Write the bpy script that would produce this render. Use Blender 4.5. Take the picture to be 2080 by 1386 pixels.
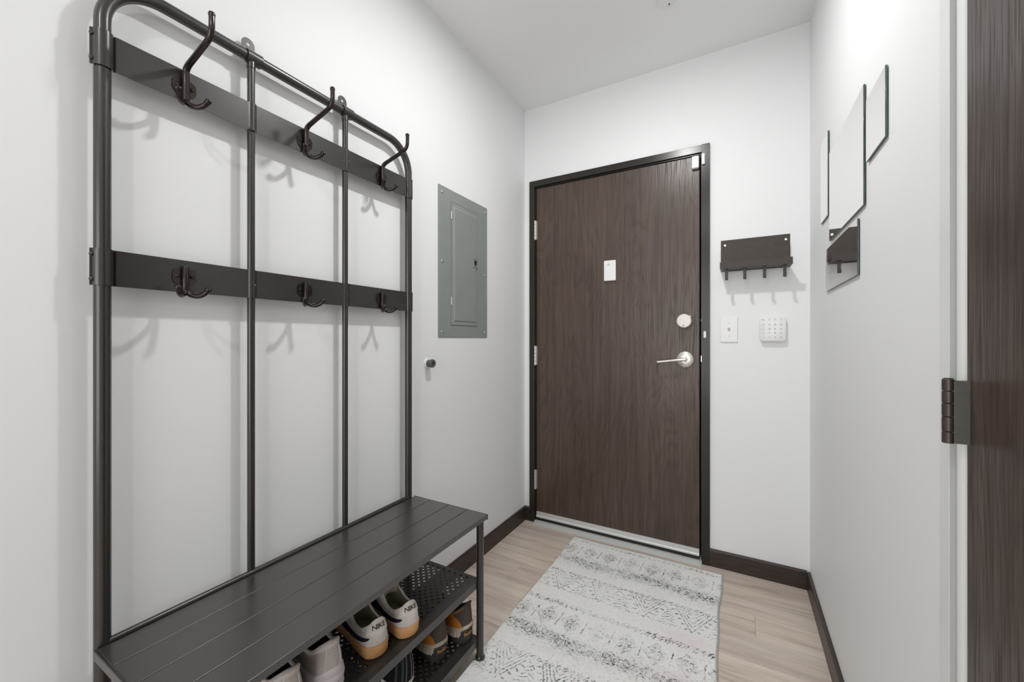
import bpy, bmesh, math, random
import numpy as np
from mathutils import Vector, Matrix

random.seed(7)
for o in list(bpy.data.objects):
    bpy.data.objects.remove(o)
SC = bpy.context.scene
COL = SC.collection
PI = math.pi

# ------------------------------------------------------------------ camera
cam_d = bpy.data.cameras.new('camera')
cam_d.sensor_width = 36.0
cam_d.lens = 812.67 / 2080 * 36.0
cam_d.shift_y = -3.92 / 2080
cam_d.clip_start = 0.02
cam = bpy.data.objects.new('camera', cam_d)
cam.location = (0, 0, 1.1186)
cam.rotation_euler = (PI / 2, 0, 0.5141)
COL.objects.link(cam)
SC.camera = cam

# ------------------------------------------------------------------ world, lamps, exposure
W = bpy.data.worlds.new('world')
SC.world = W
W.use_nodes = True
W.node_tree.nodes['Background'].inputs[0].default_value = (1, 1, 1, 1)
W.node_tree.nodes['Background'].inputs[1].default_value = 0.2
SC.view_settings.view_transform = 'Standard'
SC.view_settings.look = 'None'
SC.view_settings.exposure = 0.05
SC.view_settings.gamma = 1.0
SC.view_settings.use_curve_mapping = False


def area(name, loc, size, power, col, rot=(0, 0, 0), shape='DISK', sy=None):
    l = bpy.data.lights.new(name, 'AREA')
    l.shape = shape
    l.size = size
    if sy:
        l.size_y = sy
    l.energy = power
    l.color = col
    o = bpy.data.objects.new(name, l)
    o.location = loc
    o.rotation_euler = rot
    COL.objects.link(o)
    return o


H = 2.5354                       # ceiling height
XL, XR, YB = -1.156, 0.280, 2.209  # left wall, right wall, back wall planes
YR = -2.60                       # wall behind the camera
LAMPS = [(-0.33, 1.17), (-0.33, -0.62)]
area('lamp_light_entry', (LAMPS[0][0], LAMPS[0][1], H - 0.032), 0.10, 11.8, (1.0, 1.0, 0.995))
area('lamp_light_hall', (LAMPS[1][0], LAMPS[1][1], H - 0.032), 0.10, 6.2, (1.0, 1.0, 0.995))
# large soft fill light added behind the camera to lift the hall
area('rear_fill_light', (-0.10, YR + 0.08, 1.25), 1.9, 37, (0.965, 0.985, 1.0), (PI / 2, 0, 0), 'RECTANGLE', 1.9)


# ------------------------------------------------------------------ material helpers
def mat(name, col, rough=0.5, metal=0.0, spec=0.5, coat=0.0):
    m = bpy.data.materials.new(name)
    m.use_nodes = True
    b = m.node_tree.nodes['Principled BSDF']
    b.inputs['Base Color'].default_value = (*col, 1)
    b.inputs['Roughness'].default_value = rough
    b.inputs['Metallic'].default_value = metal
    b.inputs['Specular IOR Level'].default_value = spec
    b.inputs['Coat Weight'].default_value = coat
    return m


def nn(m, t, **kw):
    n = m.node_tree.nodes.new(t)
    for k, v in kw.items():
        setattr(n, k, v)
    return n


def lk(m, a, b):
    m.node_tree.links.new(a, b)


def bsdf(m):
    return m.node_tree.nodes['Principled BSDF']


def coords(m, scale=(1, 1, 1), rot=(0, 0, 0), kind='Object'):
    tc = nn(m, 'ShaderNodeTexCoord')
    mp = nn(m, 'ShaderNodeMapping')
    mp.inputs['Scale'].default_value = scale
    mp.inputs['Rotation'].default_value = rot
    lk(m, tc.outputs[kind], mp.inputs['Vector'])
    return mp.outputs['Vector']


def noise(m, vec, scale, detail=4, rough=0.5, dist=0.0):
    n = nn(m, 'ShaderNodeTexNoise')
    n.inputs['Scale'].default_value = scale
    n.inputs['Detail'].default_value = detail
    n.inputs['Roughness'].default_value = rough
    n.inputs['Distortion'].default_value = dist
    lk(m, vec, n.inputs['Vector'])
    return n.outputs['Fac']


def ramp(m, fac, stops):
    r = nn(m, 'ShaderNodeValToRGB')
    e = r.color_ramp.elements
    while len(e) < len(stops):
        e.new(0.5)
    for i, (p, c) in enumerate(stops):
        e[i].position = p
        e[i].color = (*c, 1) if len(c) == 3 else c
    lk(m, fac, r.inputs['Fac'])
    return r.outputs['Color']


def mixc(m, fac, a, b, mode='MIX'):
    n = nn(m, 'ShaderNodeMix', data_type='RGBA', blend_type=mode)
    for s, v in ((0, fac), (6, a), (7, b)):
        if isinstance(v, bpy.types.NodeSocket):
            lk(m, v, n.inputs[s])
        else:
            n.inputs[s].default_value = v if s == 0 else (*v, 1)
    return n.outputs[2]


def bump(m, fac, strength=0.2, dist=0.001):
    b = nn(m, 'ShaderNodeBump')
    b.inputs['Strength'].default_value = strength
    b.inputs['Distance'].default_value = dist
    lk(m, fac, b.inputs['Height'])
    lk(m, b.outputs['Normal'], bsdf(m).inputs['Normal'])


def textured(name, col, var=0.08, scale=40, rough=0.5, metal=0.0, bs=0.15, bd=0.0005, stretch=(1, 1, 1), spec=0.5):
    """plain surface with procedural tone variation and fine relief"""
    m = mat(name, col, rough, metal, spec)
    v = coords(m, stretch)
    f = noise(m, v, scale, 5, 0.6)
    a = tuple(c * (1 - var) for c in col)
    b = tuple(min(1, c * (1 + var)) for c in col)
    lk(m, ramp(m, f, [(0.3, a), (0.7, b)]), bsdf(m).inputs['Base Color'])
    if bs:
        bump(m, f, bs, bd)
    return m


M = {}
# painted walls: faint roller texture
def wall_mat(name, col):
    m = mat(name, col, 0.55, 0, 0.35)
    v = coords(m)
    f = noise(m, v, 160, 3, 0.6)
    g = noise(m, v, 1.3, 2, 0.5)
    a = tuple(c * 0.985 for c in col)
    lk(m, ramp(m, g, [(0.35, a), (0.65, col)]), bsdf(m).inputs['Base Color'])
    bump(m, f, 0.10, 0.0008)
    return m
M['wall'] = wall_mat('wall_paint', (0.858, 0.864, 0.866))
M['ceil'] = wall_mat('ceiling_paint', (0.915, 0.92, 0.922))
M['white_trim'] = wall_mat('white_trim_paint', (0.80, 0.805, 0.79))
bsdf(M['white_trim']).inputs['Roughness'].default_value = 0.35


def wood_mat(name, dark, light, sheen=(0.3, 0.45), zs=1.0, seed=0.0, streak=1.0, hue=(1, 1, 1)):
    """vertical-grain stained oak veneer: cathedral figure plus open pores (object z is along the grain)"""
    m = mat(name, dark, 0.4, 0, 0.5)
    tc = nn(m, 'ShaderNodeTexCoord')
    ad = nn(m, 'ShaderNodeVectorMath', operation='ADD')
    ad.inputs[1].default_value = (seed, seed * 0.7, seed * 1.3)
    lk(m, tc.outputs['Object'], ad.inputs[0])
    def mp(sc):
        n = nn(m, 'ShaderNodeMapping')
        n.inputs['Scale'].default_value = sc
        lk(m, ad.outputs[0], n.inputs['Vector'])
        return n.outputs['Vector']
    fig = noise(m, mp((5.0, 5.0, 0.9 * zs)), 1.0, 2, 0.5, 0.4)
    mul = nn(m, 'ShaderNodeMath', operation='MULTIPLY')
    mul.inputs[1].default_value = 20.0
    lk(m, fig, mul.inputs[0])
    pf = nn(m, 'ShaderNodeMath', operation='PINGPONG')
    pf.inputs[1].default_value = 0.5
    lk(m, mul.outputs[0], pf.inputs[0])
    pores = noise(m, mp((260, 260, 7.0 * zs)), 1.0, 3, 0.6)
    fibre = noise(m, mp((60, 60, 2.0 * zs)), 1.0, 3, 0.55)
    blot = noise(m, mp((4, 4, 1.6 * zs)), 1.0, 3, 0.5)
    base = ramp(m, fibre, [(0.3, dark), (0.72, light)])
    rings = ramp(m, pf.outputs[0], [(0.0, (0.72, 0.72, 0.72)), (0.22, (1, 1, 1)), (0.5, (1.06, 1.04, 1.02))])
    base = mixc(m, 0.75, base, rings, 'MULTIPLY')
    pr = ramp(m, pores, [(0.36, (0.62, 0.60, 0.59)), (0.46, (1, 1, 1))])
    base = mixc(m, 0.6 * streak, base, pr, 'MULTIPLY')
    bl = ramp(m, blot, [(0.35, (0.86, 0.84, 0.84)), (0.65, (1.1, 1.06, 1.03))])
    base = mixc(m, 0.7, base, bl, 'MULTIPLY')
    lk(m, base, bsdf(m).inputs['Base Color'])
    rr = ramp(m, pores, [(0.38, (sheen[1] + 0.15,) * 3), (0.5, (sheen[0],) * 3)])
    lk(m, rr, bsdf(m).inputs['Roughness'])
    hsum = nn(m, 'ShaderNodeMath', operation='ADD')
    lk(m, pores, hsum.inputs[0])
    sm = nn(m, 'ShaderNodeMath', operation='MULTIPLY')
    sm.inputs[1].default_value = 0.8
    lk(m, pf.outputs[0], sm.inputs[0])
    lk(m, sm.outputs[0], hsum.inputs[1])
    bump(m, hsum.outputs[0], 0.28, 0.0009)
    return m


M['door'] = wood_mat('dark_oak_veneer', (0.060, 0.039, 0.030), (0.100, 0.068, 0.052), (0.31, 0.38))
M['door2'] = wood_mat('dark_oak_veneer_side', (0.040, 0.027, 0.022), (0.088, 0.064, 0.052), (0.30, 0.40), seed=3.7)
M['base'] = textured('baseboard_stain', (0.036, 0.024, 0.020), 0.35, 14, 0.38, 0, 0.12, 0.0005, (1, 1, 8))
M['frame'] = mat('dark_frame_paint', (0.030, 0.026, 0.021), 0.24, 0.0, 0.35)
lk(M['frame'], ramp(M['frame'], noise(M['frame'], coords(M['frame']), 4, 2), [(0.3, (0.024, 0.021, 0.017)), (0.7, (0.031, 0.027, 0.022))]), bsdf(M['frame']).inputs['Base Color'])
M['rubber'] = textured('black_rubber', (0.012, 0.010, 0.010), 0.2, 60, 0.6)
M['alu'] = textured('brushed_aluminium', (0.66, 0.67, 0.65), 0.05, 30, 0.48, 0.35, 0.06, 0.0003, (1, 20, 20))
M['steel'] = textured('satin_steel', (0.66, 0.64, 0.61), 0.05, 80, 0.26, 0.9, 0.05, 0.0002)
M['nickel'] = textured('satin_nickel', (0.63, 0.60, 0.56), 0.04, 60, 0.30, 0.8, 0.04, 0.0002)
M['champagne'] = textured('champagne_cover', (0.62, 0.58, 0.53), 0.03, 90, 0.38, 0.35, 0.03, 0.0002)
M['black_print'] = mat('black_print', (0.012, 0.012, 0.014), 0.5)
M['white_plastic'] = textured('white_plastic', (0.83, 0.83, 0.825), 0.012, 20, 0.32, 0, 0.0)
M['grey_print'] = mat('grey_print', (0.60, 0.60, 0.60), 0.5)
M['grey_mid'] = mat('grey_glyphs', (0.36, 0.36, 0.37), 0.5)
M['bronze'] = textured('dark_bronze_hinge', (0.075, 0.057, 0.050), 0.15, 60, 0.36, 0.55, 0.05, 0.0003)
M['bronze2'] = textured('hinge_leaf', (0.085, 0.080, 0.070), 0.1, 60, 0.42, 0.4, 0.05, 0.0003)
M['black_hole'] = mat('dark_cavity', (0.008, 0.008, 0.008), 0.8)


def rack_mat(name, rough, speck, col=(0.036, 0.031, 0.027)):
    m = mat(name, col, rough, 0.35, 0.6)
    v = coords(m)
    vo = noise(m, v, 650, 2, 0.5)
    lk(m, ramp(m, vo, [(0.35, tuple(c * 0.8 for c in col)), (0.62, tuple(c * 1.25 for c in col)), (0.74, tuple(c * (1 + speck) for c in col))]), bsdf(m).inputs['Base Color'])
    bump(m, vo, 0.10, 0.0002)
    return m
M['rack'] = rack_mat('black_powder_coat', 0.34, 1.2, (0.027, 0.023, 0.020))
bsdf(M['rack']).inputs['Coat Weight'].default_value = 0.6
bsdf(M['rack']).inputs['Coat Roughness'].default_value = 0.22
M['hookm'] = mat('polished_dark_bronze', (0.045, 0.034, 0.030), 0.17, 0.7, 0.6)
bump(M['hookm'], noise(M['hookm'], coords(M['hookm']), 120, 2), 0.05, 0.0003)
M['bench'] = textured('bench_lacquer', (0.036, 0.031, 0.028), 0.05, 120, 0.30, 0.1, 0.02, 0.0001, (1, 1, 1), 1.0)
bsdf(M['bench']).inputs['Coat Weight'].default_value = 0.5
bsdf(M['bench']).inputs['Coat Roughness'].default_value = 0.25
M['shelf'] = rack_mat('shelf_powder_coat', 0.40, 0.5, (0.038, 0.034, 0.031))
M['keyrack'] = textured('key_rack_bronze', (0.044, 0.033, 0.027), 0.12, 40, 0.42, 0.25, 0.05, 0.0003)
M['panel'] = textured('grey_enamel', (0.265, 0.292, 0.272), 0.05, 6, 0.36, 0, 0.05, 0.0003)
M['panel_dark'] = mat('grey_enamel_dark', (0.13, 0.148, 0.138), 0.4)

# mirror
M['mirror'] = mat('mirror_silver', (0.86, 0.852, 0.825), 0.0, 1.0)
M['mirror_dim'] = mat('mirror_dim_reflection', (0.68, 0.635, 0.60), 0.0, 1.0)  # lowest mirror: its darker, pinkish reflection is put into the colour
M['glass_edge'] = mat('green_glass_edge', (0.06, 0.15, 0.12), 0.08, 0.1, 0.8)
_e = noise(M['glass_edge'], coords(M['glass_edge']), 30, 2)
lk(M['glass_edge'], ramp(M['glass_edge'], _e, [(0.3, (0.030, 0.052, 0.044)), (0.7, (0.055, 0.100, 0.082))]), bsdf(M['glass_edge']).inputs['Base Color'])


def plank_mat():
    m = mat('taupe_vinyl_plank', (0.4, 0.33, 0.28), 0.42, 0, 0.45)
    oi = nn(m, 'ShaderNodeObjectInfo')
    tc = nn(m, 'ShaderNodeTexCoord')
    cb = nn(m, 'ShaderNodeCombineXYZ')
    sc = nn(m, 'ShaderNodeMath', operation='MULTIPLY')
    sc.inputs[1].default_value = 37.0
    lk(m, oi.outputs['Random'], sc.inputs[0])
    lk(m, sc.outputs[0], cb.inputs[1])
    lk(m, sc.outputs[0], cb.inputs[0])
    ad = nn(m, 'ShaderNodeVectorMath', operation='ADD')
    lk(m, tc.outputs['Object'], ad.inputs[0])
    lk(m, cb.outputs[0], ad.inputs[1])
    def mp(s):
        n = nn(m, 'ShaderNodeMapping')
        n.inputs['Scale'].default_value = s
        lk(m, ad.outputs[0], n.inputs['Vector'])
        return n.outputs['Vector']
    a = noise(m, mp((2.2, 26, 1)), 1.0, 4, 0.6, 0.6)
    b = noise(m, mp((7, 170, 1)), 1.0, 3, 0.6)
    c = noise(m, mp((1.6, 6, 1)), 1.0, 2, 0.5, 0.3)
    col = ramp(m, a, [(0.28, (0.470, 0.385, 0.325)), (0.45, (0.635, 0.545, 0.472)), (0.70, (0.740, 0.655, 0.580))])
    col = mixc(m, 0.55, col, ramp(m, b, [(0.3, (0.80, 0.78, 0.76)), (0.6, (1.05, 1.04, 1.03))]), 'MULTIPLY')
    col = mixc(m, 0.6, col, ramp(m, c, [(0.3, (0.88, 0.87, 0.87)), (0.7, (1.08, 1.07, 1.05))]), 'MULTIPLY')
    r = ramp(m, oi.outputs['Random'], [(0.0, (0.93, 0.92, 0.92)), (1.0, (1.06, 1.05, 1.04))])
    col = mixc(m, 1.0, col, r, 'MULTIPLY')
    lk(m, col, bsdf(m).inputs['Base Color'])
    bump(m, b, 0.18, 0.0005)
    return m
M['plank'] = plank_mat()


# ------------------------------------------------------------------ mesh helpers
class MB:
    """collects verts and faces of one mesh"""
    def __init__(s):
        s.v, s.f = [], []
        s.wn = False

    def add(s, vs, fs):
        n = len(s.v)
        s.v += [tuple(v) for v in vs]
        s.f += [tuple(i + n for i in f) for f in fs]
        return s

    def box(s, x0, x1, y0, y1, z0, z1):
        x0, x1 = min(x0, x1), max(x0, x1)
        y0, y1 = min(y0, y1), max(y0, y1)
        z0, z1 = min(z0, z1), max(z0, z1)
        vs = [(x0, y0, z0), (x1, y0, z0), (x1, y1, z0), (x0, y1, z0), (x0, y0, z1), (x1, y0, z1), (x1, y1, z1), (x0, y1, z1)]
        return s.add(vs, [(0, 3, 2, 1), (4, 5, 6, 7), (0, 1, 5, 4), (1, 2, 6, 5), (2, 3, 7, 6), (3, 0, 4, 7)])

    def bbox(s, x0, x1, y0, y1, z0, z1, r=0.002, seg=2):
        """box with rounded edges"""
        s.wn = True
        bm = bmesh.new()
        bmesh.ops.create_cube(bm, size=1)
        for v in bm.verts:
            v.co = Vector((x0 + (x1 - x0) * (v.co.x + .5), y0 + (y1 - y0) * (v.co.y + .5), z0 + (z1 - z0) * (v.co.z + .5)))
        bmesh.ops.bevel(bm, geom=bm.edges[:], offset=r, segments=seg, affect='EDGES', profile=0.5)
        bm.verts.index_update()
        s.add([v.co for v in bm.verts], [tuple(v.index for v in f.verts) for f in bm.faces])
        bm.free()
        return s

    def lathe(s, o, axis, prof, n=24, cap=True):
        """prof: list of (distance along axis, radius)"""
        ax = Vector(axis).normalized()
        u = ax.orthogonal().normalized()
        w = ax.cross(u)
        o = Vector(o)
        vs, fs = [], []
        for h, r in prof:
            for i in range(n):
                a = 2 * PI * i / n
                vs.append(o + ax * h + (u * math.cos(a) + w * math.sin(a)) * r)
        for k in range(len(prof) - 1):
            for i in range(n):
                j = (i + 1) % n
                fs.append((k * n + i, k * n + j, (k + 1) * n + j, (k + 1) * n + i))
        if cap:
            fs.append(tuple(range(n - 1, -1, -1)))
            fs.append(tuple((len(prof) - 1) * n + i for i in range(n)))
        return s.add(vs, fs)

    def cyl(s, p0, p1, r, n=20, r1=None):
        p0, p1 = Vector(p0), Vector(p1)
        d = p1 - p0
        return s.lathe(p0, d, [(0, r), (d.length, r if r1 is None else r1)], n)

    def ball(s, c, r, n=12):
        pr = [(-r * math.cos(PI * k / n), max(1e-5, r * math.sin(PI * k / n))) for k in range(n + 1)]
        return s.lathe(c, (0, 0, 1), pr, 2 * n, False)

    def tube(s, pts, r, n=14, cap=True, ref=None):
        pts = [Vector(p) for p in pts]
        rs = r if isinstance(r, (list, tuple)) else [r] * len(pts)
        vs, fs = [], []
        up = None
        for i, p in enumerate(pts):
            t = (pts[min(i + 1, len(pts) - 1)] - pts[max(i - 1, 0)]).normalized()
            if up is None:
                up = Vector(ref) if ref else t.orthogonal()
            up = (up - t * up.dot(t)).normalized()
            b = t.cross(up)
            for k in range(n):
                a = 2 * PI * k / n
                vs.append(p + (up * math.cos(a) + b * math.sin(a)) * rs[i])
        for i in range(len(pts) - 1):
            for k in range(n):
                j = (k + 1) % n
                fs.append((i * n + k, i * n + j, (i + 1) * n + j, (i + 1) * n + k))
        if cap:
            fs.append(tuple(range(n - 1, -1, -1)))
            fs.append(tuple((len(pts) - 1) * n + k for k in range(n)))
        return s.add(vs, fs)

    def prism(s, poly, mapf, d0, d1):
        """poly 2d -> mapf(a, b, d) 3d, extruded from d0 to d1"""
        n = len(poly)
        vs = [mapf(a, b, d0) for a, b in poly] + [mapf(a, b, d1) for a, b in poly]
        fs = [tuple(range(n - 1, -1, -1)), tuple(range(n, 2 * n))]
        fs += [(i, (i + 1) % n, n + (i + 1) % n, n + i) for i in range(n)]
        return s.add(vs, fs)

    def build(s, name, m, parent=None, smooth=30, fixn=True):
        me = bpy.data.meshes.new(name)
        me.from_pydata(s.v, [], s.f)
        if fixn:
            bm = bmesh.new()
            bm.from_mesh(me)
            bmesh.ops.recalc_face_normals(bm, faces=bm.faces)
            bm.to_mesh(me)
            bm.free()
        me.materials.append(m)
        if smooth:
            me.polygons.foreach_set('use_smooth', [True] * len(me.polygons))
            me.set_sharp_from_angle(angle=math.radians(smooth))
        o = bpy.data.objects.new(name, me)
        COL.objects.link(o)
        if s.wn and smooth:
            w = o.modifiers.new('flat_faces', 'WEIGHTED_NORMAL')
            w.keep_sharp = True
            w.weight = 100
        if parent:
            attach(o, parent)
        return o


WM = {}   # world matrices of everything built so far (no depsgraph update needed)


def wm(o):
    mtx = Matrix.LocRotScale(o.location, o.rotation_euler, o.scale)
    if o.parent:
        return wm(o.parent) @ o.matrix_parent_inverse @ mtx
    return mtx


def attach(o, p):
    o.parent = p
    o.matrix_parent_inverse = wm(p).inverted()


def tag(o, label, cat, group=None):
    o['label'] = label
    o['category'] = cat
    if group:
        o['group'] = group
    return o


def thing(name, loc, label, cat, group=None, rz=0):
    o = bpy.data.objects.new(name, None)
    o.empty_display_size = 0.05
    o.location = loc
    o.rotation_euler = (0, 0, rz)
    COL.objects.link(o)
    return tag(o, label, cat, group)


def struct(o):
    o['kind'] = 'structure'
    return o


def copy_obj(src, parent, matrix=None):
    c = src.copy()
    COL.objects.link(c)
    c.parent = parent
    return c


def crom(pts, n, closed=False):
    """catmull-rom through points, n samples per span"""
    P = [Vector(p) for p in pts]
    L = len(P)
    out = []
    spans = L if closed else L - 1
    for i in range(spans):
        if closed:
            a, b, c, d = P[(i - 1) % L], P[i], P[(i + 1) % L], P[(i + 2) % L]
        else:
            a, b, c, d = P[max(i - 1, 0)], P[i], P[i + 1], P[min(i + 2, L - 1)]
        for k in range(n):
            t = k / n
            out.append(0.5 * ((2 * b) + (c - a) * t + (2 * a - 5 * b + 4 * c - d) * t * t + (3 * b - a - 3 * c + d) * t ** 3))
    if not closed:
        out.append(P[-1])
    return out


def text_mesh(body, size, space=1.0):
    """flat text outline as (verts2d, faces), centred on its own middle"""
    cu = bpy.data.curves.new('glyphs', 'FONT')
    cu.body = body
    cu.size = size
    cu.space_character = space
    cu.align_x = 'CENTER'
    cu.align_y = 'CENTER'
    cu.resolution_u = 3
    cu.offset = size * 0.012
    ob = bpy.data.objects.new('glyphs', cu)
    COL.objects.link(ob)
    dg = bpy.context.evaluated_depsgraph_get()
    dg.update()
    ev = ob.evaluated_get(dg)
    me = ev.to_mesh()
    vs = [(v.co.x, v.co.y) for v in me.vertices]
    fs = [tuple(p.vertices) for p in me.polygons]
    ev.to_mesh_clear()
    bpy.data.objects.remove(ob)
    return vs, fs


# ================================================================== ROOM
WT = 0.12
struct(MB().box(XL - WT, XL, YR - WT, YB + 0.3, 0, H).build('wall_left', M['wall'], smooth=0))
# back wall with the door opening cut out
OX0, OX1, OZ = -1.0808, -0.1556, 2.0485
b = MB()
b.box(XL, OX0 - 0.02, YB, YB + 0.12, 0, H)
b.box(OX1 + 0.02, XR + 0.2, YB, YB + 0.12, 0, H)
b.box(OX0 - 0.02, OX1 + 0.02, YB, YB + 0.12, OZ + 0.02, H)
struct(b.build('wall_back', M['wall'], smooth=0))
# right wall ends where the side door's frame begins
DY1, DY0, DZ = 0.852, 0.030, 2.075
b = MB()
b.box(XR, XR + 0.14, DY1 + 0.001, YB, 0, H)
b.box(XR, XR + 0.14, -0.45, DY0 - 0.001, 0, H)
b.box(XR, XR + 0.14, DY0, DY1, DZ + 0.001, H)
struct(b.build('wall_right', M['wall'], smooth=0))
XF = 2.40        # the living area opens to the right behind the camera
struct(MB().box(XL, XF, YR - WT, YR, 0, H).build('wall_rear', M['wall'], smooth=0))
struct(MB().box(XF, XF + WT, YR - WT, -0.31, 0, H).build('wall_living_right', M['wall'], smooth=0))
struct(MB().box(XR + 0.14, XF, -0.45, -0.31, 0, H).build('wall_living_back', M['wall'], smooth=0))
cb = MB().box(XL - WT, XR + 0.14, YR - WT, YB + 0.3, H, H + 0.08)
cb.box(XR + 0.14, XF + WT, YR - WT, -0.31, H, H + 0.08)
struct(cb.build('ceiling', M['ceil'], smooth=0))

# floor: base slab plus single planks, rows run across the hall
floor = struct(MB().box(XL - WT, XR + 0.14, YR - WT, YB + 0.3, -0.08, -0.003).box(XR + 0.14, XF, YR - WT, -0.31, -0.08, -0.003).box(XR + 0.0205, XR + 0.14, YR, -0.45, -0.003, 0).box(XR + 0.14, XF, YR, -0.45, -0.003, 0).build('floor', M['plank'], smooth=0))
PW = 0.14
row = 0
y = 1.752 - PW * 31
JOINTS = {0: 0.059, -1: -0.932}
while y < YB + 0.02:
    k = round((y - 1.752) / PW)
    j = JOINTS.get(k, -1.156 + ((k * 0.437) % 1.22))
    xs = [XL] + [j + 1.22 * q for q in range(-3, 4) if XL + 0.04 < j + 1.22 * q < XR - 0.03] + [XR + 0.02]
    y1 = min(y + PW, YB + 0.02)
    for a, c in zip(xs[:-1], xs[1:]):
        y0 = max(y, YR)
        g = 0.0003
        cx_, cy_ = (a + c) / 2, (y0 + y1) / 2
        hx, hy_ = (c - a) / 2 - g, (y1 - y0) / 2 - g
        e = 0.0004
        vs = [(-hx, -hy_, -.003), (hx, -hy_, -.003), (hx, hy_, -.003), (-hx, hy_, -.003),
              (-hx, -hy_, -e), (hx, -hy_, -e), (hx, hy_, -e), (-hx, hy_, -e),
              (-hx + e, -hy_ + e, 0), (hx - e, -hy_ + e, 0), (hx - e, hy_ - e, 0), (-hx + e, hy_ - e, 0)]
        fs = [(8, 9, 10, 11)] + [(i, (i + 1) % 4, 4 + (i + 1) % 4, 4 + i) for i in range(4)] + [(4 + i, 4 + (i + 1) % 4, 8 + (i + 1) % 4, 8 + i) for i in range(4)]
        p = MB().add(vs, fs).build('plank', M['plank'], smooth=0)
        p.location = (cx_, cy_, 0)
        p.parent = floor
    y += PW
    row += 1


# baseboards: thin board with an eased top edge
def baseboard(name, a, b_, nrm, h=0.0828, t=0.0127):
    a, b_, nrm = Vector(a), Vector(b_), Vector(nrm)
    prof = [(0.0, 0.0), (t, 0.0), (t, h - 0.006), (t - 0.002, h - 0.002), (t - 0.005, h), (0.0, h)]
    vs = [a + nrm * d + Vector((0, 0, z)) for d, z in prof] + [b_ + nrm * d + Vector((0, 0, z)) for d, z in prof]
    n = len(prof)
    fs = [(i, (i + 1) % n, n + (i + 1) % n, n + i) for i in range(n)] + [tuple(range(n)), tuple(range(2 * n - 1, n - 1, -1))]
    return struct(MB().add(vs, fs).build(name, M['base'], smooth=0))


baseboard('baseboard_left', (XL, YR, 0), (XL, YB, 0), (1, 0, 0))
baseboard('baseboard_back', (-0.1224, YB, 0), (XR - .0127, YB, 0), (0, -1, 0))
b2 = baseboard('baseboard_right', (XR, YB - 0.0127, 0), (XR, 0.90, 0), (-1, 0, 0))
baseboard('baseboard_corner', (XL + .0127, YB, 0), (-1.1172, YB, 0), (0, -1, 0))

# ------------------------------------------------------------------ entry door (setting) with frame
FY = 2.195      # face of the metal frame
DFY = 2.213     # face of the door leaf
FXL, FXR, FZT = -1.1172, -0.1224, 2.0850
door = struct(MB().bbox(-1.0762, -0.1678, DFY, DFY + 0.044, 0.016, 2.0400, 0.0015, 1).build('door_1', M['door'], smooth=0))
door.location = (0, 0, 0)
fr = MB()
# mitred knock-down frame: face, inner return, rabbet
def frame_profile(path_in, path_out):
    pass
def jamb(b, x_out, x_in, z1):
    """one vertical jamb; x_out outer edge, x_in opening edge"""
    s = 1 if x_in > x_out else -1
    b.bbox(x_out, x_in, FY, YB + 0.001, 0, z1, 0.0015, 2)          # face
    b.box(x_in - s * 0.004, x_in, FY + 0.002, YB + 0.10, 0, z1)     # return into the opening
    b.box(x_in, x_in + s * 0.0045, FY + 0.0095, YB + 0.08, 0, z1 - 0.04)    # rabbet step (catches a light line)
jamb(fr, FXL, OX0, FZT)
jamb(fr, FXR, OX1, FZT)
fr.bbox(OX0 - 0.001, OX1 + 0.001, FY, YB + 0.001, OZ, FZT, 0.0015, 2)
fr.box(OX0, OX1, FY + 0.002, YB + 0.10, OZ, OZ + 0.004)
fr.box(OX0, OX1, FY + 0.0095, YB + 0.08, OZ - 0.0055, OZ)
fr.box(OX0, OX1, DFY + 0.002, DFY + 0.04, OZ - 0.012, OZ - 0.0055)
fr.build('door_frame', M['frame'], door, smooth=40)
# unseen black sheet added behind the leaf so that no light leaks round it
MB().box(OX0 - 0.02, OX1 + 0.02, YB + 0.085, YB + 0.10, 0, OZ + 0.02).build('light_block_backing', M['black_hole'], door, smooth=0)
# mitre seams at the two top corners of the frame
sm_ = MB()
for xo, xi in ((FXL, OX0), (FXR, OX1)):
    sx = 1 if xi > xo else -1
    sm_.add([(xo, FY - .0002, FZT), (xo + sx * .0008, FY - .0002, FZT), (xi + sx * .0008, FY - .0002, OZ), (xi, FY - .0002, OZ)], [(0, 1, 2, 3)])
sm_.build('mitre_seam', M['black_hole'], door, smooth=0)
# hinges: barrel in five knuckles with leaf edge, left side
for zc in (1.783, 1.019, 0.262):
    hb = MB()
    xh, yh = -1.0785, 2.1985
    for k in range(5):
        z0 = zc - 0.0572 + k * 0.02288
        hb.lathe((xh, yh, z0), (0, 0, 1), [(0.0004, 0.0062), (0.0010, 0.0070), (0.0218, 0.0070), (0.0225, 0.0062)], 16)
    hb.lathe((xh, yh, zc + 0.0572), (0, 0, 1), [(0, 0.005), (0.002, 0.006), (0.004, 0.003)], 12)
    hb.lathe((xh, yh, zc - 0.0612), (0, 0, 1), [(0, 0.003), (0.002, 0.006), (0.004, 0.005)], 12)
    hb.box(xh + 0.001, xh + 0.010, yh + 0.004, DFY + 0.001, zc - 0.057, zc + 0.057)
    hb.build('hinge', M['steel'], door)
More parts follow.
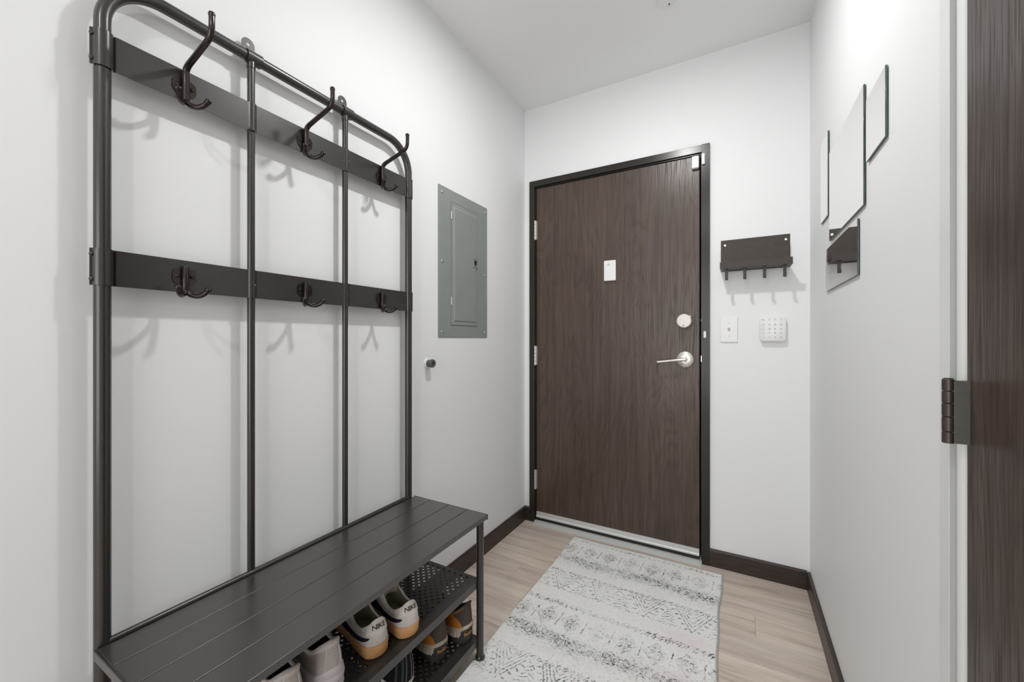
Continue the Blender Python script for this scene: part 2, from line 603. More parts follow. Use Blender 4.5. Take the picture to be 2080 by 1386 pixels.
# door sweep: aluminium carrier with screws and a black rubber blade
sw = MB()
sw.prism([(DFY, 0.0640), (DFY - 0.0040, 0.0630), (DFY - 0.0045, 0.0420), (DFY - 0.0090, 0.0380), (DFY - 0.0095, 0.0310), (DFY, 0.0300)],
         lambda a, b_, d: (d, a, b_), -1.0750, -0.1690)
swo = sw.build('door_sweep', M['alu'], door, smooth=25)
for k in range(5):
    MB().lathe((-1.0750 + 0.09 + k * 0.178, DFY - 0.0045, 0.0555), (0, -1, 0.25), [(0, 0.004), (0.0012, 0.0035), (0.002, 0.001)], 10).build('screw', M['alu'], swo)
MB().box(-1.0745, -0.1695, DFY - 0.0085, DFY + 0.004, 0.0140, 0.0305).build('sweep_blade', M['rubber'], door, smooth=0)
# threshold
th = MB().prism([(2.166, 0.0), (2.166, 0.0025), (2.170, 0.004), (2.196, 0.013), (2.205, 0.0135), (2.300, 0.0135), (2.300, 0.0)],
                lambda a, b_, d: (d, a, b_), OX0 + 0.0005, OX1 - 0.0005)
th.build('threshold', M['alu'], door, smooth=20)
for xk in (-0.95, -0.62, -0.28):
    pass
# latch strike glimpses on the right jamb
MB().bbox(OX1 - 0.006, OX1 + 0.0006, FY + 0.007, FY + 0.013, 1.004, 1.036, 0.001).build('strike_plate', M['steel'], door)
MB().bbox(OX1 - 0.006, OX1 + 0.0004, FY + 0.010, FY + 0.013, 1.208, 1.218, 0.001).build('strike_plate', M['steel'], door)

# side door (closed, in the right wall) with white frame
door2 = struct(MB().bbox(XR + 0.0062, XR + 0.046, 0.055, 0.8215, 0.012, 2.045, 0.0015, 1).build('door_2', M['door2'], smooth=0))
cs = MB()
cs.bbox(XR - 0.0014, XR + 0.0058, DY1 + 0.0006, 0.8870, 0, DZ + 0.035, 0.0004)         # casing strip on the wall
cs.bbox(XR - 0.0014, XR + 0.0058, DY0 - 0.035, DY0, 0, DZ + 0.035, 0.0008)
cs.bbox(XR - 0.0014, XR + 0.0058, DY0, DY1, DZ, DZ + 0.035, 0.0008)
cs.build('door_casing', M['white_trim'], door2)
M['step_shade'] = wall_mat('step_shade_paint', (0.47, 0.475, 0.46))  # grey puts the shade on the casing's step into the colour
MB().box(XR - 0.0010, XR + 0.0060, DY1 + 0.0001, DY1 + 0.0012, 0, DZ).build('step_shade_strip', M['step_shade'], door2, smooth=0)  # thin strip added to carry that painted shade
js = MB()
# rounded jamb edge, set back behind the casing
prof = [(0.852, 0.0200), (0.852, 0.0062), (0.8505, 0.0052), (0.842, 0.0046), (0.834, 0.0060), (0.8275, 0.0100), (0.8245, 0.0160), (0.8240, 0.1200), (0.852, 0.1200)]
js.prism([(a, d) for a, d in prof], lambda a, d, z: (XR + d, a, z), 0, 2.06)
js.prism([(0.852 + 0.030 - a, d) for a, d in prof], lambda a, d, z: (XR + d, a, z), 0, 2.06)
js.box(XR + 0.006, XR + 0.12, 0.03, 0.852, 2.050, 2.075)
js.build('door_jamb', M['white_trim'], door2, smooth=50)
MB().box(XR + 0.10, XR + 0.12, 0.03, 0.852, 0, 2.06).build('light_block_backing', M['black_hole'], door2, smooth=0)  # same unseen light block added behind the side door
for zc in (1.0140, 0.262, 1.783):
    hg = MB()
    hx_, hy2 = 0.2660, 0.8180
    hh = 0.0466
    edges = [-hh, -hh * 0.63, -hh * 0.17, hh * 0.25, hh * 0.63, hh]
    for a, c in zip(edges[:-1], edges[1:]):
        hg.lathe((hx_, hy2, zc + a), (0, 0, 1), [(0.0003, 0.0060), (0.0008, 0.0067), (c - a - 0.0008, 0.0067), (c - a - 0.0003, 0.0060)], 20)
    hg.lathe((hx_, hy2, zc + hh), (0, 0, 1), [(0, 0.0055), (0.0012, 0.0050), (0.0016, 0.003)], 16)
    ho = hg.build('hinge', M['bronze'], door2)
    lf = MB()
    lf.prism([(hx_ + 0.003, hy2 + 0.003), (hx_ + 0.0062, hy2 + 0.0012), (XR + 0.0200, hy2 + 0.0052), (XR + 0.0200, hy2 + 0.0068)],
             lambda a, b_, z: (a, b_, z), zc - hh + 0.001, zc + hh - 0.002)
    lf.prism([(hx_ + 0.002, hy2 - 0.004), (hx_ + 0.0050, hy2 - 0.0050), (XR + 0.0062, hy2 - 0.0060), (XR + 0.0062, hy2 + 0.002)],
             lambda a, b_, z: (a, b_, z), zc - hh + 0.001, zc + hh - 0.002)
    lf.build('hinge_leaf', M['bronze2'], ho, smooth=0)

# ================================================================== CEILING FIXTURES (above the frame)
for (lx, ly), lab in zip(LAMPS, ('round white recessed ceiling downlight over the entry, in front of the dark door', 'round white recessed ceiling downlight in the hall above and behind the viewer')):
    t = thing('ceiling_light', (lx, ly, H), lab, 'ceiling light')
    MB().lathe((lx, ly, H), (0, 0, -1), [(0, 0.088), (0.006, 0.086), (0.012, 0.078), (0.010, 0.070), (0.004, 0.068)], 40, False).build('trim_ring', M['white_plastic'], t)
    em = mat('lamp_lens', (0.9, 0.9, 0.88), 0.5)
    bsdf(em).inputs['Emission Color'].default_value = (1, 0.98, 0.95, 1)
    bsdf(em).inputs['Emission Strength'].default_value = 6.0
    MB().lathe((lx, ly, H), (0, 0, -1), [(0.001, 0.069), (0.006, 0.068), (0.008, 0.04), (0.009, 0.001)], 40).build('lens', em, t)
t = thing('fire_sprinkler', (-0.262, 1.772, H), 'small white round sprinkler cap on the ceiling in front of the door', 'sprinkler')
MB().lathe((-0.262, 1.772, H), (0, 0, -1), [(0, 0.040), (0.002, 0.040), (0.005, 0.036), (0.0055, 0.001)], 36).build('cover_plate', M['white_plastic'], t)
MB().lathe((-0.252, 1.792, H - 0.0045), (0, 0, -1), [(0, 0.0035), (0.003, 0.003)], 12).build('pin', M['black_hole'], t)

# ================================================================== COAT RACK WITH BENCH
PX = -1.125
PY = [0.2987, 0.5840, 0.8758, 1.1659]
TZ = 1.866
rack = thing('coat_rack', (-0.95, 0.735, 0), 'tall black metal coat rack with hooks, bench and two shoe shelves on the left wall', 'coat rack')
R_ = 0.10
pts = [(PX, PY[0], 0.004), (PX, PY[0], 0.5), (PX, PY[0], 1.2)]
for k in range(13):
    a = PI - k * PI / 24
    pts.append((PX, PY[0] + R_ + R_ * math.cos(a), TZ - R_ + R_ * math.sin(a)))
for k in range(13):
    a = PI / 2 - k * PI / 24
    pts.append((PX, PY[3] - R_ + R_ * math.cos(a), TZ - R_ + R_ * math.sin(a)))
pts += [(PX, PY[3], 1.2), (PX, PY[3], 0.5), (PX, PY[3], 0.004)]
MB().tube(pts, 0.0134, 24, ref=(1, 0, 0)).build('frame_tube', M['rack'], rack)


def dome(c, axis, r, parent, name='screw', m=None):
    return MB().lathe(c, axis, [(-0.0005, r), (r * 0.35, r * 0.92), (r * 0.7, r * 0.55), (r * 0.72, r * 0.2), (r * 0.55, 0.0002)], 14, False).build(name, m or M['hookm'], parent)


# thin uprights, saddle clamps over the top tube and wall ears
for i in (1, 2):
    yk = PY[i]
    up = MB().tube([(PX, yk, 0.497), (PX, yk, 1.2), (PX, yk, TZ - 0.006)], 0.009, 18, ref=(1, 0, 0)).build('upright', M['rack'], rack)
    cl = MB()
    # open clamp sleeve round the top tube
    n = 20
    vs, fs = [], []
    for side, yy in enumerate((yk - 0.014, yk + 0.024)):
        for k in range(n + 1):
            a = math.radians(-118) + math.radians(298) * k / n
            for r in (0.0152, 0.0170):
                vs.append((PX + r * math.cos(a), yy, TZ + r * math.sin(a)))
    m_ = 2 * (n + 1)
    for k in range(n):
        a0, a1, b0, b1 = 2 * k, 2 * k + 1, 2 * k + 2, 2 * k + 3
        fs += [(a1, b1, m_ + b1, m_ + a1), (b0, a0, m_ + a0, m_ + b0), (a0, b0, b1, a1), (m_ + a1, m_ + b1, m_ + b0, m_ + a0)]
    fs += [(0, 1, m_ + 1, m_ + 0), (2 * n, m_ + 2 * n, m_ + 2 * n + 1, 2 * n + 1)]
    cl.add(vs, fs)
    cl.tube([(PX, yk, TZ - 0.030), (PX, yk, TZ - 0.013)], 0.0103, 18, ref=(1, 0, 0))
    cl.build('clamp', M['rack'], rack)
    # ear: rounded plate with a screw hole
    ring_o, ring_i = [], []
    w, zc_, rr = 0.0165, TZ + 0.040, 0.0165
    N = 28
    for k in range(N):
        a = 2 * PI * k / N
        yo, zo = math.cos(a) * rr, math.sin(a) * rr
        if zo < 0:
            zo = zo * 2.4
            yo = math.copysign(min(rr, abs(yo) * 1.6), yo)
        ring_o.append((yk + yo, zc_ + zo))
        ring_i.append((yk + 0.0042 * math.cos(a), zc_ + 0.0042 * math.sin(a)))
    vs, fs = [], []
    for x in (PX - 0.0152, PX - 0.0136):
        vs += [(x, a, c) for a, c in ring_o] + [(x, a, c) for a, c in ring_i]
    for k in range(N):
        j = (k + 1) % N
        fs += [(k, j, N + j, N + k), (2 * N + j, 2 * N + k, 3 * N + k, 3 * N + j), (j, k, 2 * N + k, 2 * N + j), (N + k, N + j, 3 * N + j, 3 * N + k)]
    MB().add(vs, fs).build('wall_ear', M['shelf'], rack, smooth=40)


def band(z0, z1):
    """flat strap that runs between the posts and wraps round the front of each"""
    path = []
    off = 0.0055
    def arc(yc, r, a0, a1, n):
        for k in range(n + 1):
            a = a0 + (a1 - a0) * k / n
            path.append((PX + r * math.sin(a), yc - r * math.cos(a)))
    path.append((PX + 0.0005, PY[0] - 0.0190))
    arc(PY[0], 0.0150, math.asin(0.1), PI - math.asin(0.1), 18)
    path.append((PX + off, PY[0] + 0.0190))
    for i in (1, 2):
        r = 0.0108
        q = math.asin(off / r)
        path.append((PX + off, PY[i] - r * math.cos(q) - 0.001))
        arc(PY[i], r, q + 0.12, PI - q - 0.12, 10)
        path.append((PX + off, PY[i] + r * math.cos(q) + 0.001))
    path.append((PX + off, PY[3] - 0.0190))
    arc(PY[3], 0.0150, math.asin(0.1), PI - math.asin(0.1), 18)
    path.append((PX + 0.0005, PY[3] + 0.0190))
    t = 0.0014
    vs = []
    P2 = [Vector(p) for p in path]
    for i, p in enumerate(P2):
        d = (P2[min(i + 1, len(P2) - 1)] - P2[max(i - 1, 0)]).normalized()
        nrm = Vector((d.y, -d.x))
        q = p + nrm * t
        vs += [(p.x, p.y, z0), (p.x, p.y, z1), (q.x, q.y, z0), (q.x, q.y, z1)]
    fs = []
    for i in range(len(P2) - 1):
        a, c = 4 * i, 4 * i + 4
        fs += [(a + 2, c + 2, c + 3, a + 3), (c, a, a + 1, c + 1), (a + 1, a + 3, c + 3, c + 1), (a + 2, a, c, c + 2)]
    fs += [(0, 2, 3, 1), (len(vs) - 4, len(vs) - 3, len(vs) - 1, len(vs) - 2)]
    o = MB().add(vs, fs).build('hook_rail', M['rack'], rack, smooth=32)
    zm = (z0 + z1) / 2
    for zz in (z0 + 0.012, z1 - 0.012):
        dome((PX + 0.0035, PY[0] - 0.0172, zz), (0.45, -1, 0), 0.0040, o, m=M['rack'])
    for i in (1, 2):
        dome((PX + 0.0090, PY[i] + 0.0058, zm - 0.004), (0.85, 0.5, 0), 0.0036, o, m=M['rack'])
    return o


BU = (1.669, 1.742)
BL = (1.2270, 1.3010)
band(*BU)
band(*BL)
BX = PX + 0.0055 + 0.0014     # front of the strap


def hook_parts(tall):
    """coat hook in its own frame: origin on the strap, x out of the wall"""
    plate = MB()
    for s in (-1, 1):
        poly = [(s * 0.003, 0.018), (s * 0.012, 0.019), (s * 0.019, 0.0165), (s * 0.0228, 0.010), (s * 0.0232, -0.006),
                (s * 0.020, -0.0135), (s * 0.013, -0.0185), (s * 0.003, -0.0190)]
        plate.prism(poly, lambda a, c, d: (d, a, c), 0.0, 0.0022)
    stem = MB()
    bot = -0.0320
    if tall:
        p = [(0.0085, 0, bot), (0.0085, 0, 0.0), (0.0085, 0, 0.028), (0.0110, 0, 0.0385), (0.0210, 0, 0.0455), (0.040, 0, 0.0508), (0.070, 0, 0.0585),
             (0.100, 0, 0.0662), (0.1165, 0, 0.0725), (0.1250, 0, 0.0830), (0.1275, 0, 0.0950), (0.1275, 0, 0.1190)]
        cp = crom(p, 5)
        stem.tube(cp, [0.0076 - 0.0016 * min(1, i / 40) for i in range(len(cp))], 14, ref=(0, 1, 0))
        stem.lathe((0.1275, 0, 0.1160), (0, 0, 1), [(-0.004, 0.0048), (0, 0.0064), (0.004, 0.0070), (0.0075, 0.0060), (0.0092, 0.0035), (0.0095, 0.0005)], 16)
    else:
        stem.lathe((0.0070, 0, bot), (0, 0, 1), [(0, 0.0066), (0.054, 0.0066), (0.0565, 0.0055), (0.0572, 0.003)], 18)
    prongs = []
    for s in (-1, 1):
        pr = MB()
        p = [(0.0080, s * 0.001, bot + 0.006), (0.0095, s * 0.003, bot - 0.004), (0.0160, s * 0.0085, bot - 0.0105), (0.0270, s * 0.0165, bot - 0.0125),
             (0.0380, s * 0.0240, bot - 0.0075), (0.0445, s * 0.0285, bot + 0.001)]
        cp = crom(p, 5)
        pr.tube(cp, [0.0064 - 0.0010 * i / len(cp) for i in range(len(cp))], 12, ref=(0, 0, 1))
        d = (cp[-1] - cp[-3]).normalized()
        pr.lathe(cp[-1] - d * 0.002, d, [(-0.002, 0.0052), (0.001, 0.0064), (0.004, 0.0070), (0.0070, 0.0060), (0.0088, 0.0034), (0.0092, 0.0005)], 14)
        prongs.append(pr)
    return plate, stem, prongs


HY = [0.434, 0.730, 1.022]
for tall, zc in ((True, 1.7010), (False, 1.2625)):
    plate, stem, prongs = hook_parts(tall)
    root0 = plate.build('hook', M['hookm'], None, smooth=30)
    root0.location = (BX, HY[0], zc)
    root0.parent = rack
    root0.matrix_parent_inverse = wm(rack).inverted()
    kids = [stem.build('stem', M['hookm'], None, smooth=50)] + [p.build('prong', M['hookm'], None, smooth=50) for p in prongs]
    for s in (-1, 1):
        kids.append(dome((0.0022, s * 0.0140, 0.001), (1, 0, 0), 0.0046, None))
    for k in kids:
        k.parent = root0
    for yy in HY[1:]:
        c = root0.copy()
        COL.objects.link(c)
        c.location = (BX, yy, zc)
        for k in kids:
            q = k.copy()
            COL.objects.link(q)
            q.parent = c

# bench: four long slats between end caps
BZ = 0.500
SX = [-1.1120, -1.0296, -0.9406, -0.8544, -0.7687]
BY0, BY1 = 0.2835, 1.1890
for a, c in zip(SX[:-1], SX[1:]):
    MB().bbox(a + 0.0007, c - 0.0007, BY0 + 0.004, BY1 - 0.0035, BZ - 0.017, BZ, 0.0016, 3).build('slat', M['bench'], rack)
for y0, y1, e in ((BY0 - 0.0015, BY0 + 0.0045, 0.0008), (BY1 - 0.0035, BY1, 0.0)):
    MB().bbox(SX[0] - 0.002, SX[-1] + 0.0005, y0, y1, BZ - 0.0185, BZ + e, 0.0018, 3).build('end_cap', M['rack'], rack)
for a, c in ((0.34, 0.37), (0.72, 0.75), (1.10, 1.13)):
    MB().box(SX[0] + 0.01, SX[-1] - 0.02, a, c, BZ - 0.022, BZ - 0.0165).build('batten', M['rack'], rack, smooth=0)
MB().tube([(PX + 0.0050, PY[0], BZ + 0.0010), (PX + 0.0050, PY[3], BZ + 0.0010)], 0.0075, 18, ref=(1, 0, 0)).build('rear_rail', M['rack'], rack)

# legs with flared feet
LX = -0.785
for lx, ly, full in ((LX, 1.1630, True), (LX, 0.3020, True), (PX, PY[3], False), (PX, PY[0], False)):
    z0 = 0.0 if ly < 1.1 or not full else 0.0035
    if full:
        lg = MB().tube([(lx, ly, z0 + 0.006), (lx, ly, 0.25), (lx, ly, BZ - 0.0165)], 0.0128, 22, ref=(1, 0, 0)).build('leg', M['rack'], rack)
    else:
        lg = rack
    MB().lathe((lx, ly, z0), (0, 0, 1), [(0.0, 0.0145), (0.0015, 0.0165), (0.006, 0.0172), (0.010, 0.0160), (0.013, 0.0132)], 24).build('foot', M['rack'], lg)


def perforated_shelf(zt):
    p = 0.0257
    NX, NY = 11, 33
    x0, y0 = -0.818 - NX * p, 0.3125
    a, w, t = 0.0056, 0.0019, 0.0012
    xa, xb, ya, yb = -1.104, -0.7880, 0.3010, 1.1650
    v2, top = [], []
    def vi(x, y):
        v2.append((x, y))
        return len(v2) - 1
    holes = []
    def cell(cx, cy):
        h = p / 2
        D = [vi(cx + h, cy), vi(cx, cy + h), vi(cx - h, cy), vi(cx, cy - h)]
        C = [vi(cx + x, cy + y) for x, y in ((a, w), (w, w), (w, a), (-w, a), (-w, w), (-a, w), (-a, -w), (-w, -w), (-w, -a), (w, -a), (w, -w), (a, -w))]
        for q in range(4):
            c0, c1, c2 = C[3 * q], C[3 * q + 1], C[3 * q + 2]
            n = D[(q + 1) % 4]
            top.append((D[q], n, c1, c0))
            top.append((n, c2, c1))
            top.append((D[q], C[3 * q], C[3 * q - 1]))
        holes.append(C)
    for i in range(NX):
        for j in range(NY):
            cell(x0 + (i + .5) * p, y0 + (j + .5) * p)
    for i in range(1, NX):
        for j in range(1, NY):
            cell(x0 + i * p, y0 + j * p)
    x1, y1 = x0 + NX * p, y0 + NY * p
    for i in range(NX + 0):
        for yy, s in ((y0, 1), (y1, -1)):
            xs = x0 + (i + .5) * p
            top.append((vi(x0 + i * p, yy), vi(x0 + (i + 1) * p, yy), vi(xs, yy + 0)))if False else None
    # the half cells along the four borders
    for i in range(1, NX):
        for yy, s in ((y0, 1), (y1, -1)):
            cx = x0 + i * p
            top.append((vi(cx - p / 2, yy), vi(cx + p / 2, yy), vi(cx, yy + s * p / 2)))
    for j in range(1, NY):
        for xx, s in ((x0, 1), (x1, -1)):
            cy = y0 + j * p
            top.append((vi(xx, cy - p / 2), vi(xx, cy + p / 2), vi(xx + s * p / 2, cy)))
    for cx, sx in ((x0, 1), (x1, -1)):
        for cy, sy in ((y0, 1), (y1, -1)):
            top.append((vi(cx, cy), vi(cx + sx * p / 2, cy), vi(cx, cy + sy * p / 2)))
    # solid margins
    for q in ((xa, x0, ya, yb), (x1, xb, ya, yb), (x0, x1, ya, y0), (x0, x1, y1, yb)):
        top.append((vi(q[0], q[2]), vi(q[1], q[2]), vi(q[1], q[3]), vi(q[0], q[3])))
    n = len(v2)
    vs = [(x, y, zt) for x, y in v2] + [(x, y, zt - t) for x, y in v2]
    def ccw(f):
        s = 0
        for k in range(len(f)):
            ax, ay = v2[f[k]]
            bx, by = v2[f[(k + 1) % len(f)]]
            s += ax * by - bx * ay
        return f if s > 0 else f[::-1]
    fs = []
    for f in top:
        f = ccw(f)
        fs.append(f)
        fs.append(tuple(k + n for k in f[::-1]))
    for C in holes:
        for k in range(12):
            c0, c1 = C[k], C[(k + 1) % 12]
            fs.append((c1, c0, c0 + n, c1 + n))
    m = MB()
    m.add(vs, fs)
    o = m.build('shoe_shelf', M['shelf'], rack, smooth=0, fixn=False)
    lip = MB()
    lip.bbox(xb - 0.0016, xb + 0.0006, ya + 0.012, yb - 0.014, zt - 0.0260, zt + 0.0001, 0.0007, 2)
    lip.bbox(xb - 0.0140, xb - 0.0010, ya + 0.012, yb - 0.014, zt - 0.0260, zt - 0.0246, 0.0004, 1)
    lip.bbox(xa, xb - 0.012, yb - 0.0016, yb, zt - 0.020, zt - 0.0001, 0.0005, 1)
    lip.bbox(xa, xb - 0.012, ya, ya + 0.0016, zt - 0.020, zt - 0.0001, 0.0005, 1)
    lip.bbox(xa, xa + 0.0016, ya, yb, zt - 0.020, zt - 0.0001, 0.0005, 1)
    lip.build('shelf_lip', M['rack'], o)
    dome((xb - 0.0005, yb - 0.018, zt - 0.010), (1, 0, 0), 0.003, o, m=M['rack'])
    return o


SZ = (0.280, 0.075)
for z in SZ:
    perforated_shelf(z)

# ================================================================== THINGS ON THE LEFT WALL
# electrical panel cover
EY0, EY1, EZ0, EZ1 = 1.3790, 1.7738, 1.1258, 1.8075
pan = thing('electrical_panel', (XL, (EY0 + EY1) / 2, EZ0), 'grey metal electrical breaker panel cover on the left wall beside the door', 'electrical panel')
MB().bbox(XL - 0.002, XL + 0.0042, EY0, EY1, EZ0, EZ1, 0.0028, 3).build('cover', M['panel'], pan)
IY0, IY1, IZ0, IZ1 = 1.4690, 1.6800, 1.1840, 1.7520
pd = MB()
pd.bbox(XL + 0.0030, XL + 0.0062, IY0, IY1, IZ0, IZ1, 0.0012, 2)
pd.prism([(IY0 + .016, IZ0 + .018), (IY1 - .010, IZ0 + .018), (IY1 - .010, IZ1 - .020), (IY0 + .016, IZ1 - .020)], lambda a, c, d: (XL + d, a, c), 0.0060, 0.0066)
# raised field with sloped shoulders
a0, a1, c0, c1, sl = IY0 + .014, IY1 - .012, IZ0 + .016, IZ1 - .018, 0.006
vs = [(XL + .0062, a0, c0), (XL + .0062, a1, c0), (XL + .0062, a1, c1), (XL + .0062, a0, c1),
      (XL + .0098, a0 + sl, c0 + sl), (XL + .0098, a1 - sl, c0 + sl), (XL + .0098, a1 - sl, c1 - sl), (XL + .0098, a0 + sl, c1 - sl)]
pd.add(vs, [(4, 5, 6, 7), (0, 1, 5, 4), (1, 2, 6, 5), (2, 3, 7, 6), (3, 0, 4, 7)])
pdo = pd.build('panel_door', M['panel'], pan, smooth=20)
sh = MB()
sh.box(XL + .0040, XL + .0045, IY0 - .003, IY1 + .003, IZ0 - .0035, IZ0)
sh.box(XL + .0040, XL + .0045, IY0 - .003, IY0, IZ0 - .003, IZ1 + .003)
sh.box(XL + .0040, XL + .0045, IY0 - .003, IY1 + .003, IZ1, IZ1 + .003)
sh.build('door_gap', M['panel_dark'], pan, smooth=0)
lt = MB()
lt.bbox(XL + .0090, XL + .0108, 1.6360, 1.6740, 1.4760, 1.5150, 0.0006)
lto = lt.build('latch', M['panel'], pdo)
lg_ = MB().box(XL + .0096, XL + .0104, 1.6340, 1.6780, 1.4725, 1.4758)
lg_.box(XL + .0096, XL + .0104, 1.6340, 1.6760, 1.5152, 1.5185)
lg_.build('latch_groove', M['panel_dark'], pdo, smooth=0)['kind'] = 'stuff'
MB().prism([(1.6460, 1.5110), (1.6660, 1.5110), (1.6660, 1.4960), (1.6560, 1.4800), (1.6460, 1.4960)], lambda a, c, d: (XL + d, a, c), 0.0106, 0.0122).build('latch_slot', M['black_hole'], pan, smooth=0)
for z in (1.690, 1.295):
    MB().tube([(XL + .0075, IY0 - 0.001, z - 0.018), (XL + .0075, IY0 - 0.001, z + 0.018)], 0.0028, 12, ref=(1, 0, 0)).build('hinge_pin', M['alu'], pan)
for yy, zz in ((1.4030, 1.7780), (1.7510, 1.7780), (1.4030, 1.4680), (1.7520, 1.4510), (1.4030, 1.1520), (1.7520, 1.1520)):
    MB().lathe((XL + 0.0040, yy, zz), (1, 0, 0), [(0, 0.0072), (0.0022, 0.0066), (0.0038, 0.0040), (0.0042, 0.0005)], 16).build('screw', M['steel'], pan)

# door stop
ds = thing('door_stop', (XL, 1.311, 1.0150), 'small round wall door stop with grey rubber bumper below the grey panel', 'door stop')
MB().lathe((XL, 1.311, 1.0150), (1, 0, 0), [(0, 0.0225), (0.003, 0.0225), (0.005, 0.0200), (0.0065, 0.0150)], 28).build('flange', M['white_plastic'], ds)
mg = textured('grey_rubber', (0.10, 0.10, 0.10), 0.1, 60, 0.6)
MB().lathe((XL, 1.311, 1.0150), (1, 0, 0), [(0.004, 0.0150), (0.018, 0.0150), (0.024, 0.0180), (0.030, 0.0180), (0.0330, 0.0165), (0.0330, 0.0090), (0.026, 0.0085), (0.026, 0.0004)], 28).build('bumper', mg, ds)

# ================================================================== THINGS ON THE ENTRY DOOR AND FRAME
# smart lock: round cover with a thumb notch
lk_ = thing('smart_lock', (-0.2347, DFY, 1.214), 'round champagne coloured smart lock cover on the dark door above the lever', 'door lock')
cx_, cz_ = -0.2347, 1.2095
MB().lathe((cx_, DFY, cz_), (0, -1, 0), [(0.0, 0.0330), (0.008, 0.0345), (0.050, 0.0352), (0.0545, 0.0340), (0.0565, 0.0310), (0.0572, 0.0005)], 48).build('cover', M['champagne'], lk_)
# bump-out for the thumb at upper right
MB().lathe((cx_ + 0.0262, DFY - 0.030, cz_ + 0.0205), (0, -1, 0), [(0, 0.0070), (0.0225, 0.0074), (0.0255, 0.0058), (0.0262, 0.0005)], 20).build('thumb_tab', M['champagne'], lk_)
# crescent mark near the lower edge
cres = []
for k in range(13):
    a = math.radians(50 + 260 * k / 12)
    cres.append((math.cos(a) * 0.0042, math.sin(a) * 0.0042))
for k in range(12, -1, -1):
    a = math.radians(50 + 260 * k / 12)
    cres.append((0.0012 + math.cos(a) * 0.0026, math.sin(a) * 0.0026))
mk = MB()
L_ = len(cres) // 2
for k in range(L_ - 1):
    q = [cres[k], cres[k + 1], cres[2 * L_ - 2 - k], cres[2 * L_ - 1 - k]]
    mk.add([(cx_ - 0.001 + a, DFY - 0.0576, cz_ - 0.0235 + c) for a, c in q], [(0, 1, 2, 3)])
mk.build('crescent_mark', M['black_print'], lk_, smooth=0)

hd = thing('door_lever', (-0.2347, DFY, 1.015), 'satin nickel lever handle on a round rose, on the dark door', 'door handle')
hx0, hz0 = -0.2347, 1.0150
MB().lathe((hx0, DFY, hz0), (0, -1, 0), [(0, 0.0410), (0.004, 0.0412), (0.007, 0.0395), (0.0105, 0.0300), (0.0120, 0.0150), (0.0120, 0.0130)], 56).build('rose', M['nickel'], hd)
lev = MB()
lev.lathe((hx0, DFY - 0.010, hz0), (0, -1, 0), [(0, 0.0125), (0.030, 0.0115), (0.046, 0.0115)], 28)
p = crom([(hx0 + 0.0100, DFY - 0.0510, hz0 + 0.000), (hx0 - 0.006, DFY - 0.0520, hz0), (hx0 - 0.040, DFY - 0.0540, hz0 - 0.003), (hx0 - 0.085, DFY - 0.0560, hz0 - 0.009), (hx0 - 0.1270, DFY - 0.0570, hz0 - 0.0140)], 6)
lev.tube(p, [0.0112 - 0.0052 * min(1, (i / len(p)) * 1.6) for i in range(len(p))], 18, ref=(0, 0, 1))
lev.build('lever', M['nickel'], hd)

# door-viewer sized white sensor with a round grey eye
ps = thing('door_viewer', (-0.620, DFY, 1.500), 'white rectangular device with small round grey eye, centre of the dark door', 'door viewer')
MB().bbox(-0.6530, -0.5865, DFY - 0.0150, DFY, 1.4420, 1.5560, 0.0045, 3).build('body', M['white_plastic'], ps)
MB().lathe((-0.6270, DFY - 0.0150, 1.5330), (0, -1, 0), [(0, 0.0070), (0.0012, 0.0066), (0.0013, 0.0005)], 20).build('eye', M['grey_print'], ps)

# contact sensor on the door's top corner and its magnet on the frame
s1 = thing('contact_sensor', (-0.184, DFY, 1.976), 'white door contact sensor on the top right corner of the dark door', 'sensor')
MB().bbox(-0.2035, -0.1685, DFY - 0.0220, DFY, 1.9740, 2.0360, 0.0060, 3).build('body', M['white_plastic'], s1)
s2 = thing('sensor_magnet', (-0.150, FY, 1.984), 'narrow white magnet of the door sensor on the dark frame corner', 'sensor')
MB().bbox(-0.1568, -0.1415, FY - 0.0110, FY, 1.9830, 2.0380, 0.0050, 3).build('body', M['white_plastic'], s2)
s3 = MB().bbox(-0.1490, -0.1365, FY - 0.0060, FY, 1.1240, 1.1580, 0.0045, 3).build('magnet_capsule', M['white_plastic'])
tag(s3, 'tiny white oval capsule stuck on the dark door frame beside the lock', 'sensor')

# ================================================================== THINGS ON THE BACK WALL
kr = thing('key_rack', (0.066, YB, 1.45), 'dark brown metal key and mail holder with four key hooks on the wall', 'key rack')
KX0, KX1 = -0.0728, 0.2068
KD = 0.098
kb = MB()
# back plate with two screw holes left open by inset white screw caps
kb.bbox(KX0, KX1, YB - 0.0022, YB, 1.4560, 1.5990, 0.0008, 1)
kb.bbox(KX0, KX1, YB - KD, YB - 0.001, 1.4465, 1.4485, 0.0006, 1)
kb.build('back_plate', M['keyrack'], kr)
MB().bbox(KX0 - 0.0008, KX1 + 0.0008, YB - KD - 0.0020, YB - KD, 1.4465, 1.4770, 0.0008, 2).build('front_lip', M['keyrack'], kr)
MB().bbox(KX0, KX1, YB - 0.0085, YB - 0.0018, 1.4560, 1.5500, 0.0010, 2).build('pocket_panel', M['keyrack'], kr)
MB().bbox(KX0 + 0.02, KX1 - 0.02, YB - 0.030, YB - 0.022, 1.4440, 1.4466, 0.0008, 1).build('hook_bar', M['keyrack'], kr)
for xx, zz in ((-0.0550, 1.5745), (0.1908, 1.5755)):
    MB().lathe((xx, YB - 0.0018, zz), (0, -1, 0), [(0, 0.0058), (0.0016, 0.0050), (0.0020, 0.0005)], 18).build('screw', M['steel'], kr)
